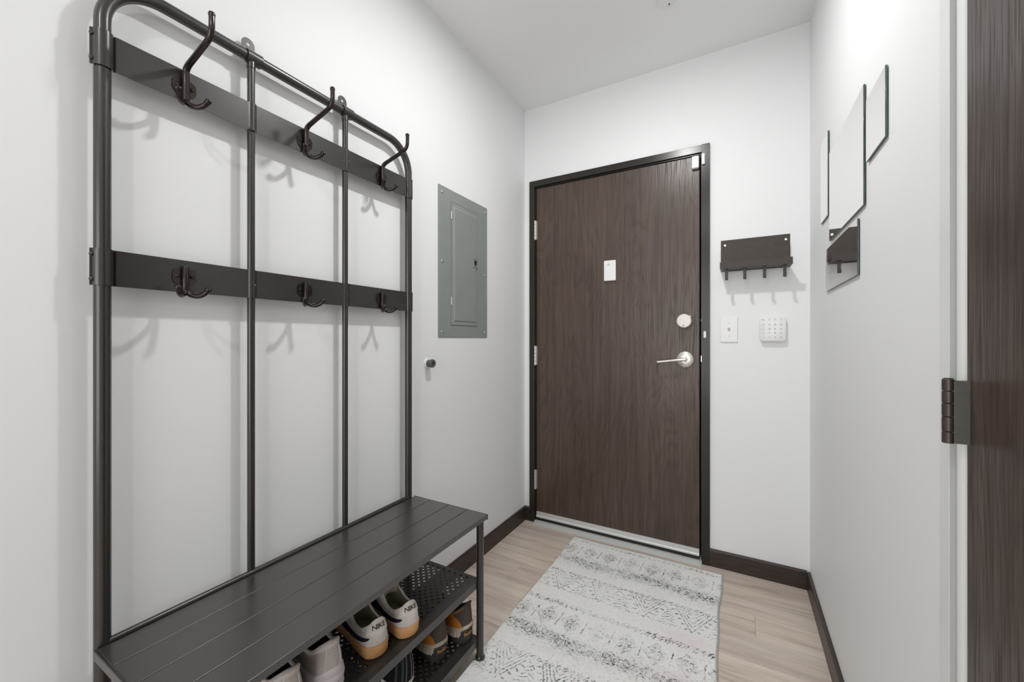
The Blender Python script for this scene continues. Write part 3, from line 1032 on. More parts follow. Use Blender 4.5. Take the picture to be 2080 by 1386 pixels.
for xx in (-0.0466, 0.0275, 0.1045, 0.1800):
    kh = MB()
    yk = YB - 0.082
    kh.bbox(xx - 0.0062, xx + 0.0062, yk - 0.0016, yk + 0.0016, 1.3950, 1.4475, 0.0006, 1)
    kh.bbox(xx - 0.0056, xx + 0.0056, yk - 0.0140, yk + 0.0016, 1.3935, 1.3962, 0.0006, 1)
    kh.bbox(xx - 0.0056, xx + 0.0056, yk - 0.0150, yk - 0.0122, 1.3940, 1.4060, 0.0006, 1)
    kh.bbox(xx - 0.0056, xx + 0.0056, yk - 0.001, yk + 0.060, 1.4440, 1.4466, 0.0006, 1)
    kh.build('key_hook', M['keyrack'], kr)

sw_ = thing('light_switch', (-0.038, YB, 1.10), 'white toggle light switch plate on the wall right of the door', 'light switch')
MB().bbox(-0.0752, -0.0012, YB - 0.0058, YB, 1.1035, 1.2235, 0.0022, 3).build('plate', M['white_plastic'], sw_)
MB().box(-0.0440, -0.0330, YB - 0.0062, YB - 0.0040, 1.1520, 1.1760).build('slot', M['white_plastic'], sw_, smooth=0)
MB().prism([(YB - 0.004, 1.1540), (YB - 0.004, 1.1690), (YB - 0.0170, 1.1830), (YB - 0.0200, 1.1740)], lambda a, c, d: (d, a, c), -0.0430, -0.0340).build('toggle', M['white_plastic'], sw_, smooth=0)
for z in (1.1332, 1.1938):
    MB().lathe((-0.0382, YB - 0.0056, z), (0, -1, 0), [(0, 0.0028), (0.0008, 0.0024), (0.0010, 0.0003)], 12).build('screw', M['grey_print'], sw_)

kp = thing('alarm_keypad', (0.140, YB, 1.10), 'white square alarm keypad with round buttons, beside the light switch', 'keypad')
QX0, QX1, QZ0, QZ1 = 0.0890, 0.1905, 1.1075, 1.2190
kpd = MB()
rc = 0.014
poly = []
for ccx, ccz, a0 in ((QX1 - rc, QZ1 - rc, 0), (QX0 + rc, QZ1 - rc, 90), (QX0 + rc, QZ0 + rc, 180), (QX1 - rc, QZ0 + rc, 270)):
    for k in range(7):
        a = math.radians(a0 + 15 * k)
        poly.append((ccx + rc * math.cos(a), ccz + rc * math.sin(a)))
mxq, mzq = (QX0 + QX1) / 2, (QZ0 + QZ1) / 2
def sc_(p, s):
    return [(mxq + (a - mxq) * s, mzq + (c - mzq) * s) for a, c in p]
rings = [(0.0, 0.97), (0.003, 1.0), (0.0185, 1.0), (0.0215, 0.985), (0.0225, 0.955)]
vs, fs = [], []
for d, s in rings:
    vs += [(a, YB - d, c) for a, c in sc_(poly, s)]
n = len(poly)
for k in range(len(rings) - 1):
    for i in range(n):
        j = (i + 1) % n
        fs.append((k * n + i, k * n + j, (k + 1) * n + j, (k + 1) * n + i))
fs += [tuple(range(n)), tuple((len(rings) - 1) * n + i for i in range(n - 1, -1, -1))]
kpd.add(vs, fs)
kpd.build('body', M['white_plastic'], kp, smooth=50)
KF = YB - 0.0225
def glyph(txt, size, x, z, y, m, parent, name='legend'):
    v2, fs2 = text_mesh(txt, size)
    MB().add([(x + a, y, z + c) for a, c in v2], fs2).build(name, m, parent, smooth=0, fixn=False)
cols = [0.1010, 0.1262, 0.1475, 0.1705]
rows = [1.2080, 1.1850, 1.1655, 1.1470, 1.1275]
btn_w = mat('keypad_button', (0.79, 0.79, 0.79), 0.4)
keys = [['', '\u2022', '\u2022', '\u2022'], ['O', '1', '2', '3'], ['O', '4', '5', '6'], ['O', '7', '8', '9'], ['O', '*', '0', '#']]
glyph('ring', 0.0085, cols[0], rows[0], KF - 0.0007, M['grey_mid'], kp, 'emblem')
for r_i, rz_ in enumerate(rows):
    for c_i, cx2 in enumerate(cols):
        if r_i == 0 and c_i == 0:
            continue
        rb = 0.0072 if c_i == 0 else 0.0066
        bo = MB().lathe((cx2, KF + 0.0003, rz_), (0, -1, 0), [(0, rb), (0.0008, rb * 0.96), (0.0010, 0.0003)], 22).build('button', btn_w if c_i else M['grey_print'], kp)
        if c_i == 0:
            MB().lathe((cx2, KF + 0.0001, rz_), (0, -1, 0), [(0, rb * .78), (0.0013, rb * 0.76), (0.0014, 0.0003)], 20).build('button_face', M['white_plastic'], bo)
            MB().lathe((cx2, KF - 0.0001, rz_), (0, -1, 0), [(0, rb * .25), (0.0014, rb * 0.24), (0.0016, 0.0003)], 10).build('button_mark', M['grey_mid'], bo)
        else:
            glyph(keys[r_i][c_i], 0.0100, cx2, rz_, KF - 0.0010, M['grey_mid'], bo)

# ================================================================== MIRRORS ON THE RIGHT WALL
def mirror(y0, y1, z0, z1, label, mm='mirror'):
    t = thing('wall_mirror', (XR, (y0 + y1) / 2, z0), label, 'mirror', 'frameless mirrors on the right wall')
    MB().bbox(XR - 0.0058, XR - 0.0016, y0, y1, z0, z1, 0.0007, 2).build('glass_edge', M['glass_edge'], t)
    MB().box(XR - 0.0016, XR, y0 + 0.02, y1 - 0.02, z0 + 0.02, z1 - 0.02).build('backing', M['black_hole'], t, smooth=0)
    x = XR - 0.0060
    MB().add([(x, y0 + .0008, z0 + .0008), (x, y0 + .0008, z1 - .0008), (x, y1 - .0008, z1 - .0008), (x, y1 - .0008, z0 + .0008)], [(0, 1, 2, 3)]).build('mirror_face', M[mm], t, smooth=0, fixn=False)
mirror(1.3075, 1.7400, 1.4560, 1.7585, 'largest frameless mirror in the middle of the mirror group on the right wall')
mirror(1.7662, 1.9056, 1.5548, 1.8510, 'narrow upright frameless mirror nearest the door wall corner')
mirror(1.1368, 1.2850, 1.5525, 1.7050, 'small square frameless mirror, highest and nearest the viewer, showing green glass edge')
mirror(1.3660, 1.8055, 1.2885, 1.4370, 'lowest frameless mirror on the right wall, reflecting the dark key rack', 'mirror_dim')

# ================================================================== SHOES
class Shoe:
    """lofted low shoe in its own frame: x heel to toe, y sideways, z up; t runs round the outline from the heel, s climbs from sole to collar"""
    def __init__(s, L=0.292, wd=1.0, sole=(0.034, 0.026, 0.024), collar=None, outl=None, bul=1.0, N=12):
        o = outl or [(0.000, 0.000), (0.005, 0.020), (0.021, 0.0335), (0.062, 0.0370), (0.115, 0.0350), (0.165, 0.0390), (0.205, 0.0435), (0.243, 0.0400), (0.272, 0.0270)]
        o = [(a * L / 0.292, c * wd) for a, c in o]
        tip = [(L, 0.0)]
        full = o + tip + [(a, -c) for a, c in o[:0:-1]]
        s.O = crom([(a, c, 0) for a, c in full], N, True)
        c = collar or [(0.010, 0.000, 0.090), (0.014, 0.015, 0.088), (0.026, 0.024, 0.078), (0.052, 0.0285, 0.064), (0.085, 0.0290, 0.064), (0.112, 0.0265, 0.078), (0.130, 0.0215, 0.091), (0.141, 0.0150, 0.098), (0.147, 0.0080, 0.101)]
        ct = [(c[-1][0] + 0.002, 0.0, c[-1][2] + 0.001)]
        cf = [(a, b_, z) for a, b_, z in c] + ct + [(a, -b_, z) for a, b_, z in c[:0:-1]]
        s.C = crom(cf, N, True)
        s.n = len(s.O)
        s.L = L
        s.sole = sole
        s.bul = bul

    def zs(s, x):
        u = x / s.L
        a, b_, c = s.sole
        return a + (b_ - a) * min(1, u / 0.45) if u < 0.45 else b_ + (c - b_) * (u - 0.45) / 0.55

    def pt(s, t, q, off=0.0):
        """t in loop units 0..1, q 0..1 from sole edge to collar"""
        f = (t % 1.0) * s.n
        i = int(f) % s.n
        w = f - int(f)
        o = s.O[i].lerp(s.O[(i + 1) % s.n], w)
        c = s.C[i].lerp(s.C[(i + 1) % s.n], w)
        z0 = s.zs(o.x) - 0.004
        front = max(0.0, min(1.0, (o.x / s.L - 0.40) / 0.4))
        ex = 1.15 + 1.5 * front
        gz = 1.0 + 0.75 * front
        qq = max(0.0, q)
        k = qq ** ex
        g = 1 - (1 - min(qq, 1)) ** gz + max(0, qq - 1)
        x = o.x + (c.x - o.x) * k
        y = o.y + (c.y - o.y) * k
        rear = 1 - min(1.0, o.x / 0.05)
        b_ = math.sin(PI * min(1, qq)) * (0.0025 + 0.002 * rear) * s.bul
        d = Vector((o.x - 0.13, o.y * 1.5, 0))
        d = d.normalized() if d.length > 1e-6 else Vector((0, 0, 0))
        p = Vector((x, y, z0 + (c.z - z0) * g)) + d * b_
        if off:
            p += s.nrm(t, q) * off
        return p

    def nrm(s, t, q):
        e = 0.004
        a = s.pt(t + e, q) - s.pt(t - e, q)
        b_ = s.pt(t, min(q + 0.03, 1.0)) - s.pt(t, max(q - 0.03, 0.0))
        n = a.cross(b_)
        if n.length < 1e-9:
            return Vector((0, 0, 1))
        n.normalize()
        d = s.pt(t, q) - Vector((0.12, 0, 0.03))
        return -n if n.dot(d) < 0 else n

    def upper(s, m, parent, K=12, q1=1.0, name='upper'):
        vs, fs = [], []
        n = s.n
        for k in range(K + 1):
            for i in range(n):
                vs.append(s.pt(i / n, q1 * k / K))
        for k in range(K):
            for i in range(n):
                j = (i + 1) % n
                fs.append((k * n + i, k * n + j, (k + 1) * n + j, (k + 1) * n + i))
        return MB().add(vs, fs).build(name, m, parent, smooth=70)

    def lining(s, m, parent):
        vs, fs = [], []
        n = s.n
        lv = [(0.0, 1.0, 0.0), (0.004, 0.9, 0.25), (0.006, 0.86, 0.6), (0.007, 0.82, 1.0)]
        cx = 0.075
        for inn, sc2, dn in lv:
            for i in range(n):
                c = s.C[i]
                zb = s.zs(c.x) + 0.004
                vs.append((cx + (c.x - cx) * (1 - inn * 10), c.y * (1 - inn * 14), c.z + (zb - c.z) * dn))
        for k in range(len(lv) - 1):
            for i in range(n):
                j = (i + 1) % n
                fs.append((k * n + i, (k + 1) * n + i, (k + 1) * n + j, k * n + j))
        fs.append(tuple((len(lv) - 1) * n + i for i in range(n)))
        return MB().add(vs, fs).build('lining', m, parent, smooth=70, fixn=False)

    def rim(s, m, parent, r=0.003):
        p = [c + Vector((0, 0, -r * 0.3)) for c in s.C]
        p = p + [p[0]]
        return MB().tube(p, r, 8, cap=False, ref=(0, 0, 1)).build('collar', m, parent, smooth=70)

    def outsole(s, m, parent, prof, name='sole', zt=None):
        """prof: list of (height fraction, outward offset)"""
        vs, fs = [], []
        n = s.n
        for h, off in prof:
            for i in range(n):
                a = s.O[(i + 1) % n] - s.O[i - 1]
                nr = Vector((a.y, -a.x, 0)).normalized()
                if nr.dot(s.O[i] - Vector((0.14, 0, 0))) < 0:
                    nr = -nr
                o = s.O[i] + nr * off
                toe = max(0, (o.x / s.L - 0.8)) * 0.05
                vs.append((o.x, o.y, toe + (s.zs(s.O[i].x) - toe) * h))
        for k in range(len(prof) - 1):
            for i in range(n):
                j = (i + 1) % n
                fs.append((k * n + i, k * n + j, (k + 1) * n + j, (k + 1) * n + i))
        fs.append(tuple(range(n)))
        fs.append(tuple((len(prof) - 1) * n + i for i in range(n - 1, -1, -1)))
        return MB().add(vs, fs).build(name, m, parent, smooth=45)

    def patch(s, name, m, parent, t0, t1, qlo, qhi, off=0.0014, nt=24, nq=6):
        """surface panel; qlo, qhi are functions of u in 0..1"""
        vs, fs = [], []
        for i in range(nt + 1):
            u = i / nt
            t = t0 + (t1 - t0) * u
            a, c = qlo(u), qhi(u)
            for k in range(nq + 1):
                e = off if 0 < k < nq and 0 < i < nt else 0.0002
                vs.append(s.pt(t, a + (c - a) * k / nq, e if c > a + 1e-4 else 0.0002))
        for i in range(nt):
            for k in range(nq):
                a = i * (nq + 1) + k
                fs.append((a, a + 1, a + nq + 2, a + nq + 1))
        return MB().add(vs, fs).build(name, m, parent, smooth=80)

    def text(s, txt, size, tc, qc, m, parent, tdir=1, off=0.0022, slant=0.0, space=1.0, name='lettering'):
        v2, f2 = text_mesh(txt, size, space)
        dt = (s.pt(tc + 0.01, qc) - s.pt(tc - 0.01, qc)).length / 0.02
        dq = (s.pt(tc, min(qc + 0.05, 1)) - s.pt(tc, qc - 0.05)).length / 0.1
        vs = [s.pt(tc + tdir * a / dt, qc + (c + slant * a) / dq, off) for a, c in v2]
        return MB().add(vs, f2).build(name, m, parent, smooth=0, fixn=False)


def cloth(name, col, var=0.12, scale=120, rough=0.85, bs=0.35, bd=0.0008, stretch=(1, 1, 1)):
    return textured(name, col, var, scale, rough, 0, bs, bd, stretch, 0.2)


M['gum'] = textured('gum_rubber', (0.60, 0.32, 0.135), 0.10, 40, 0.5, 0, 0.1, 0.0004)
M['suede'] = cloth('off_white_suede', (0.60, 0.555, 0.53), 0.07, 60)
M['ivory'] = cloth('ivory_leather', (0.70, 0.655, 0.60), 0.04, 60, 0.55, 0.1)
M['swoosh'] = cloth('navy_suede', (0.014, 0.015, 0.024), 0.3, 90)
M['liner'] = cloth('tan_mesh_lining', (0.26, 0.225, 0.155), 0.2, 300)
M['liner_light'] = cloth('tongue_foam', (0.42, 0.36, 0.29), 0.15, 200)
M['knit'] = cloth('oatmeal_knit', (0.50, 0.445, 0.415), 0.10, 1.0, 0.9, 0.6, 0.0014, (90, 90, 520))
M['foam'] = textured('pale_lilac_foam', (0.66, 0.61, 0.615), 0.05, 30, 0.6, 0, 0.25, 0.0015)
M['brown_upper'] = cloth('dark_brown_canvas', (0.080, 0.064, 0.055), 0.18, 200, 0.75)
M['orange'] = cloth('burnt_orange_nylon', (0.42, 0.150, 0.018), 0.18, 60, 0.6)
M['beige_foam'] = textured('beige_foam', (0.45, 0.38, 0.30), 0.06, 40, 0.55, 0, 0.1, 0.0006)
M['dark_foam'] = textured('charcoal_foam', (0.035, 0.031, 0.030), 0.15, 40, 0.6, 0, 0.1, 0.0006)
M['yellow_print'] = mat('amber_print', (0.75, 0.36, 0.09), 0.5)
M['black_canvas'] = cloth('black_canvas', (0.010, 0.010, 0.013), 0.3, 400)
M['stitch'] = cloth('white_thread', (0.50, 0.48, 0.46), 0.1, 200)
M['black_void'] = cloth('black_lining', (0.008, 0.008, 0.008), 0.2, 100)


def low_sneaker(loc, rz, label):
    t = thing('sneaker', loc, label, 'shoe', None, rz)
    S = Shoe(wd=0.96)
    def P(o):
        o.parent = t
        o.matrix_parent_inverse = Matrix()
        return o
    P(S.outsole(M['gum'], None, [(0.0, -0.004), (0.03, -0.001), (0.12, 0.0012), (0.55, 0.0018), (0.92, 0.0030), (1.0, 0.0022), (1.0, -0.004)]))
    P(S.upper(M['suede'], None))
    # lighter side panels
    P(S.lining(M['liner'], None))
    P(S.rim(M['ivory'], None, 0.0028))
    # heel tab: raised pull shape above the collar
    tab = lambda u: 0.985 + 0.13 * math.sin(PI * u) ** 1.3
    lo = lambda u: 0.60 - 0.10 * math.sin(PI * u)
    P(S.patch('heel_tab', M['ivory'], None, -0.115, 0.115, lo, tab, 0.0022, 40, 8))
    P(S.text('NIKE', 0.0165, 0.004, 0.82, M['black_print'], None, -1, 0.0032, 0, 0.92))
    # hook-shaped side mark on both sides
    for sd in (1, -1):
        def qc(u):
            return 0.46 - 0.22 * math.sin(PI * min(1, u * 1.15) * 0.62) + 0.55 * max(0, u - 0.45) ** 1.5
        wdt = lambda u: 0.01 + 0.40 * min(1, u * 2.4) ** 0.7 * (1 if u < 0.82 else max(0.0, (1 - u) / 0.18))
        P(S.patch('side_mark', M['swoosh'], None, sd * 0.080, sd * 0.36, lambda u: qc(u) - wdt(u) * 0.35, lambda u: qc(u) + wdt(u) * 0.65, 0.0016, 40, 4))
        P(S.patch('quarter_panel', M['ivory'], None, sd * 0.12, sd * 0.30, lambda u: 0.80 - 0.08 * u, lambda u: 0.99, 0.0010, 24, 4))
    # tongue with laces
    tg = MB()
    pts = [Vector((0.128, 0, 0.070)), Vector((0.120, 0, 0.090)), Vector((0.112, 0, 0.112)), Vector((0.108, 0, 0.120))]
    vs, fs = [], []
    for p_ in crom(pts, 5):
        for k in range(9):
            a = -1 + k / 4
            vs.append((p_.x - 0.010 * a * a + 0.004, a * 0.024, p_.z - 0.004 * a * a))
    nr = len(vs) // 9
    for i in range(nr - 1):
        for k in range(8):
            a = i * 9 + k
            fs.append((a, a + 1, a + 10, a + 9))
    tgo = tg.add(vs, fs).build('tongue', M['liner_light'], None, smooth=80)
    so = tgo.modifiers.new('thick', 'SOLIDIFY')
    so.thickness = 0.006
    P(tgo)
    for k in range(4):
        z = 0.092 - 0.003 * k
        P(MB().tube(crom([(0.140 + 0.014 * k, -0.020, z - .004), (0.134 + 0.014 * k, 0, z + 0.008), (0.140 + 0.014 * k, 0.020, z - .004)], 6), 0.0022, 8, ref=(1, 0, 0)).build('lace', M['ivory'], None))
    return t


def knit_sneaker(loc, rz, label):
    t = thing('sneaker', loc, label, 'shoe', None, rz)
    S = Shoe(L=0.300, wd=0.93, sole=(0.046, 0.036, 0.028),
             collar=[(0.004, 0.000, 0.128), (0.008, 0.012, 0.125), (0.024, 0.022, 0.112), (0.050, 0.0275, 0.092), (0.080, 0.0290, 0.084), (0.108, 0.0270, 0.092), (0.128, 0.0220, 0.102), (0.140, 0.0150, 0.108), (0.147, 0.0080, 0.111)])
    def P(o):
        o.parent = t
        o.matrix_parent_inverse = Matrix()
        return o
    P(S.outsole(M['foam'], None, [(0.0, -0.006), (0.06, 0.0), (0.22, 0.0050), (0.38, 0.0040), (0.48, 0.0015), (0.58, 0.0045), (0.80, 0.0060), (1.0, 0.0040), (1.04, 0.0), (1.0, -0.006)]))
    P(S.upper(M['knit'], None))
    P(S.lining(M['black_void'], None))
    P(S.rim(M['knit'], None, 0.0045))
    P(S.patch('heel_counter', M['foam'], None, -0.17, 0.17, lambda u: 0.0, lambda u: 0.12 + 0.16 * math.sin(PI * u), 0.0030, 40, 5))
    for sd in (1, -1):
        P(S.patch('heel_seam', M['foam'], None, sd * 0.052, sd * 0.060, lambda u: 0.25, lambda u: 0.84, 0.0018, 2, 12))
    P(S.patch('collar_cuff', M['suede'], None, -0.22, 0.22, lambda u: 0.90 - 0.06 * math.sin(PI * u), lambda u: 1.0, 0.0020, 40, 4))
    return t


def trail_shoe(loc, rz, label):
    t = thing('trail_shoe', loc, label, 'shoe', None, rz)
    S = Shoe(L=0.295, wd=0.96, sole=(0.030, 0.027, 0.024),
             collar=[(-0.004, 0.000, 0.138), (0.002, 0.013, 0.134), (0.020, 0.023, 0.118), (0.048, 0.0285, 0.098), (0.080, 0.0290, 0.090), (0.108, 0.0270, 0.096), (0.128, 0.0220, 0.104), (0.140, 0.0150, 0.110), (0.147, 0.0080, 0.113)])
    def P(o):
        o.parent = t
        o.matrix_parent_inverse = Matrix()
        return o
    P(S.outsole(M['dark_foam'], None, [(0.0, -0.004), (0.08, 0.0015), (0.5, 0.0045), (0.95, 0.0040), (1.02, 0.0), (1.0, -0.006)]))
    P(S.upper(M['brown_upper'], None))
    P(S.lining(M['black_void'], None))
    P(S.rim(M['brown_upper'], None, 0.0040))
    # charcoal heel cup with amber lettering
    P(S.patch('heel_cup', M['dark_foam'], None, -0.15, 0.15, lambda u: 0.0, lambda u: 0.24, 0.0030, 40, 6))
    P(S.text('hoka', 0.0170, 0.010, 0.095, M['yellow_print'], None, -1, 0.0042, 0, 0.95))
    # beige band that sweeps round the heel and fans out low on each side
    for sd in (1, -1):
        P(S.patch('beige_band', M['beige_foam'], None, 0.0, sd * 0.20, lambda u: 0.235 - 0.03 * u, lambda u: 0.355, 0.0044, 28, 4))
        P(S.patch('beige_fan', M['beige_foam'], None, sd * 0.085, sd * 0.20, lambda u: 0.20 - 0.26 * math.sin(PI * min(1, 0.25 + u) * 0.62), lambda u: 0.27, 0.0052, 24, 6))
        for k in range(4):
            u0 = 0.10 + 0.022 * k
            P(S.patch('fan_rib', M['suede'], None, sd * (u0 - 0.003), sd * (u0 + 0.003), lambda u: 0.0, lambda u: 0.22, 0.0064, 4, 8))
        P(S.patch('orange_panel', M['orange'], None, sd * 0.085, sd * 0.32, lambda u: 0.345, lambda u: 0.40 + 0.58 * min(1, u * 2.6) ** 0.9, 0.0016, 30, 6))
        P(S.patch('orange_edge', M['orange'], None, sd * 0.07, sd * 0.20, lambda u: 0.93 - 0.05 * u, lambda u: 0.985, 0.0030, 16, 3))
    return t


def canvas_shoe(loc, rz, label):
    t = thing('canvas_shoe', loc, label, 'shoe', None, rz)
    S = Shoe(L=0.285, sole=(0.030, 0.026, 0.024),
             collar=[(0.004, 0.000, 0.118), (0.008, 0.014, 0.116), (0.024, 0.024, 0.110), (0.052, 0.0285, 0.104), (0.085, 0.0290, 0.104), (0.112, 0.0265, 0.108), (0.126, 0.0215, 0.112), (0.134, 0.0150, 0.115), (0.140, 0.0080, 0.117)])
    def P(o):
        o.parent = t
        o.matrix_parent_inverse = Matrix()
        return o
    P(S.outsole(M['black_void'], None, [(0.0, -0.003), (0.05, 0.0), (0.72, 0.0010), (0.75, -0.002)]))
    P(S.outsole(M['ivory'], None, [(0.66, -0.002), (0.68, 0.0018), (0.97, 0.0022), (1.04, 0.0016), (1.04, -0.004)], 'foxing_stripe'))
    P(S.upper(M['black_canvas'], None))
    P(S.lining(M['black_void'], None))
    P(S.rim(M['black_canvas'], None, 0.0026))
    P(S.patch('heel_strip', M['black_canvas'], None, -0.022, 0.022, lambda u: 0.05, lambda u: 1.0, 0.0022, 6, 10))
    # rows of white stitching
    for tt in (-0.060, -0.050, -0.028, -0.022, 0.022, 0.028, 0.050, 0.060, 0.10, 0.108):
        b_ = MB()
        for k in range(22):
            q0 = 0.06 + k * 0.042
            a, c = S.pt(tt, q0, 0.0024), S.pt(tt, q0 + 0.020, 0.0024)
            b_.tube([a, c], 0.00045, 5)
        o = P(b_.build('stitching', M['stitch'], None, smooth=0))
        o['kind'] = 'stuff'
    return t


SU, SLW = SZ[0] + 0.0004, SZ[1] + 0.0004
low_sneaker((-0.7990, 0.8420, SU), PI - 0.26, 'white and ivory low sneaker with gum sole and NIKE heel tab, nearer the front door')
low_sneaker((-0.8220, 0.7480, SU), PI - 0.24, 'ivory low sneaker with gum sole and dark side mark, beside the pale knit pair')
knit_sneaker((-0.8290, 0.6130, SU), PI - 0.20, 'pale oatmeal knit sneaker with chunky foam sole, next to the gum-soled pair')
knit_sneaker((-0.8350, 0.5160, SU), PI - 0.20, 'pale oatmeal knit sneaker farthest from the front door, half hidden under the bench')
trail_shoe((-0.8080, 1.1250, SLW), PI - 0.13, 'brown and orange trail shoe with beige heel band, on the lower shelf beside the leg')
trail_shoe((-0.8380, 1.0220, SLW), PI - 0.13, 'brown and orange trail shoe with beige heel band, between its mate and the black shoe')
canvas_shoe((-0.8480, 0.8780, SLW), PI - 0.12, 'black canvas shoe with white stitching and cream sole stripe on the lower shelf')

# ================================================================== RUG
def make_rug():
    x0, x1, y0, y1 = -0.8040, -0.0600, 0.610, 2.1320
    st = 0.0020
    nx, ny = int((x1 - x0) / st) + 1, int((y1 - y0) / st) + 1
    rng = np.random.default_rng(5)
    gx = np.linspace(x0, x1, nx)
    gy = np.linspace(y0, y1, ny)
    X, Y = np.meshgrid(gx, gy)

    def vnoise(sx, sy, seed):
        r = np.random.default_rng(seed)
        gw, gh = int((x1 - x0) / sx) + 4, int((y1 - y0) / sy) + 4
        g = r.random((gh, gw))
        fx, fy = (X - x0) / sx + 1, (Y - y0) / sy + 1
        ix, iy = np.clip(fx.astype(int), 0, gw - 2), np.clip(fy.astype(int), 0, gh - 2)
        tx, ty = fx - ix, fy - iy
        tx, ty = tx * tx * (3 - 2 * tx), ty * ty * (3 - 2 * ty)
        return (g[iy, ix] * (1 - tx) + g[iy, ix + 1] * tx) * (1 - ty) + (g[iy + 1, ix] * (1 - tx) + g[iy + 1, ix + 1] * tx) * ty

    ink = np.zeros((ny, nx))

    def seg(ax, ay, bx, by, w, k=1.0):
        m = w + 0.003
        i0, i1 = int((min(ax, bx) - m - x0) / st), int((max(ax, bx) + m - x0) / st) + 2
        j0, j1 = int((min(ay, by) - m - y0) / st), int((max(ay, by) + m - y0) / st) + 2
        i0, j0, i1, j1 = max(i0, 0), max(j0, 0), min(i1, nx), min(j1, ny)
        if i0 >= i1 or j0 >= j1:
            return
        xx, yy = X[j0:j1, i0:i1], Y[j0:j1, i0:i1]
        dx, dy = bx - ax, by - ay
        L2 = dx * dx + dy * dy + 1e-12
        t = np.clip(((xx - ax) * dx + (yy - ay) * dy) / L2, 0, 1)
        d = np.hypot(xx - ax - t * dx, yy - ay - t * dy)
        v = np.clip((w - d) / 0.0016 + 0.5, 0, 1) * k
        ink[j0:j1, i0:i1] = np.maximum(ink[j0:j1, i0:i1], v)

    J = lambda a: (rng.random() - 0.5) * a
    per = 0.5330
    for rep in range(4):
        o = -rep * per
        if 2.13 + o < y0:
            break
        # row of small leaf dashes
        for yb_ in (2.104, 1.790, 1.562):
            x = x0 + 0.012
            while x < x1 - 0.01:
                yy = yb_ + o + J(0.006)
                s_ = 0.010 + 0.004 * rng.random()
                seg(x, yy - 0.007, x + s_ * 1.1, yy + 0.008, 0.0019, 0.9)
                seg(x + 0.008, yy - 0.012, x + s_ + 0.006, yy - 0.001, 0.0017, 0.85)
                seg(x, yy + 0.008, x + 0.004, yy + 0.002, 0.0013, 0.6)
                x += 0.0235 + J(0.004)
        # diamonds with a star, upright bars between
        pitch = 0.1035
        yc = 2.010 + o if rep == 0 else 2.010 + o
        xc = -0.669 - pitch * 2
        while xc < x1 + 0.05:
            for r0, kk in ((1.0, 0.75), (0.86, 0.6), (0.70, 0.55)):
                a, c = 0.042 * r0, 0.055 * r0
                P4 = [(xc - a, yc), (xc, yc + c), (xc + a, yc), (xc, yc - c)]
                for q in range(4):
                    seg(*P4[q], *P4[(q + 1) % 4], 0.0010, kk * (0.55 + 0.6 * rng.random()))
            for q in range(8):
                an = q * PI / 4 + 0.2
                r1, r2 = 0.006, 0.024 + 0.006 * (q % 2)
                seg(xc + r1 * math.cos(an), yc + r1 * math.sin(an) * 1.2, xc + r2 * math.cos(an), yc + r2 * math.sin(an) * 1.2, 0.0016, 0.95)
                for e in (-0.35, 0.35):
                    seg(xc + .014 * math.cos(an), yc + .017 * math.sin(an), xc + .021 * math.cos(an + e), yc + .025 * math.sin(an + e), 0.0012, 0.8)
            seg(xc, yc - 0.045, xc, yc + 0.045, 0.0011, 0.5)
            xs = xc + pitch / 2
            seg(xs - 0.002, yc - 0.038, xs + 0.003, yc + 0.034, 0.0020, 0.85)
            xc += pitch
        # striped triangles pointing down with branch motifs between
        pt_, yt = 0.181, 1.712 + o
        xc = -0.696 - pt_
        h, wv = 0.062, 0.066
        while xc < x1 + 0.1:
            for q in range(5):
                f = q * 0.0125
                kk = 0.85 - 0.1 * (q % 2)
                seg(xc - wv + f, yt + h, xc, yt - h + f * 2.2, 0.0017, kk)
                seg(xc + wv - f, yt + h, xc, yt - h + f * 2.2, 0.0017, kk)
            for q in range(5):
                u = q / 5 + 0.1
                for sg in (-1, 1):
                    px_, py_ = xc + sg * (wv * (1 - u) + 0.010), yt + h - 2 * h * u
                    seg(px_, py_, px_ + sg * 0.010, py_ - 0.004, 0.0028, 0.85)
            xm = xc + pt_ / 2
            for q in range(6):
                zz = yt + 0.040 - q * 0.017
                g_ = 0.010 + q * 0.0055
                seg(xm, zz, xm - g_, zz - 0.012, 0.0015, 0.85)
                seg(xm, zz, xm + g_, zz - 0.012, 0.0015, 0.85)
            for q in range(9):
                a = xm - 0.05 + q * 0.0125
                seg(a, yt - 0.062 + J(.006), a + 0.004, yt - 0.052, 0.0013, 0.6)
            xc += pt_
        # mottled band: rosettes of short curls
        ym = 1.905 + o + 0.0
        x = x0 + 0.02
        while x < x1:
            yy = ym + J(0.012)
            for r0 in (0.008, 0.015, 0.022, 0.029):
                m_ = int(5 + r0 * 420)
                for q in range(m_):
                    if rng.random() < 0.36:
                        continue
                    a = 2 * PI * q / m_ + J(0.3)
                    b__ = a + 0.9 * 2 * PI / m_
                    rr = r0 * (1 + J(0.2))
                    seg(x + rr * math.cos(a), yy + rr * math.sin(a), x + rr * math.cos(b__), yy + rr * math.sin(b__), 0.0013, 0.55 + 0.4 * rng.random())
            x += 0.0445 + J(0.004)
    wear = 0.45 * vnoise(0.006, 0.006, 1) + 0.35 * vnoise(0.022, 0.022, 2) + 0.35 * vnoise(0.09, 0.09, 3)
    wear = np.clip((wear - 0.22) / 0.36, 0.05, 1)
    fine = vnoise(0.004, 0.004, 11)
    fine2 = vnoise(0.0022, 0.0035, 12)
    # the print is broken up: pull the ink through a small random warp, then wear it away in patches
    wx = ((vnoise(0.0075, 0.0075, 61) - 0.5) * 0.0085 / st).astype(int)
    wy = ((vnoise(0.0075, 0.0075, 62) - 0.5) * 0.0085 / st).astype(int)
    jj, ii = np.mgrid[0:ny, 0:nx]
    ink = ink[np.clip(jj + wy, 0, ny - 1), np.clip(ii + wx, 0, nx - 1)]
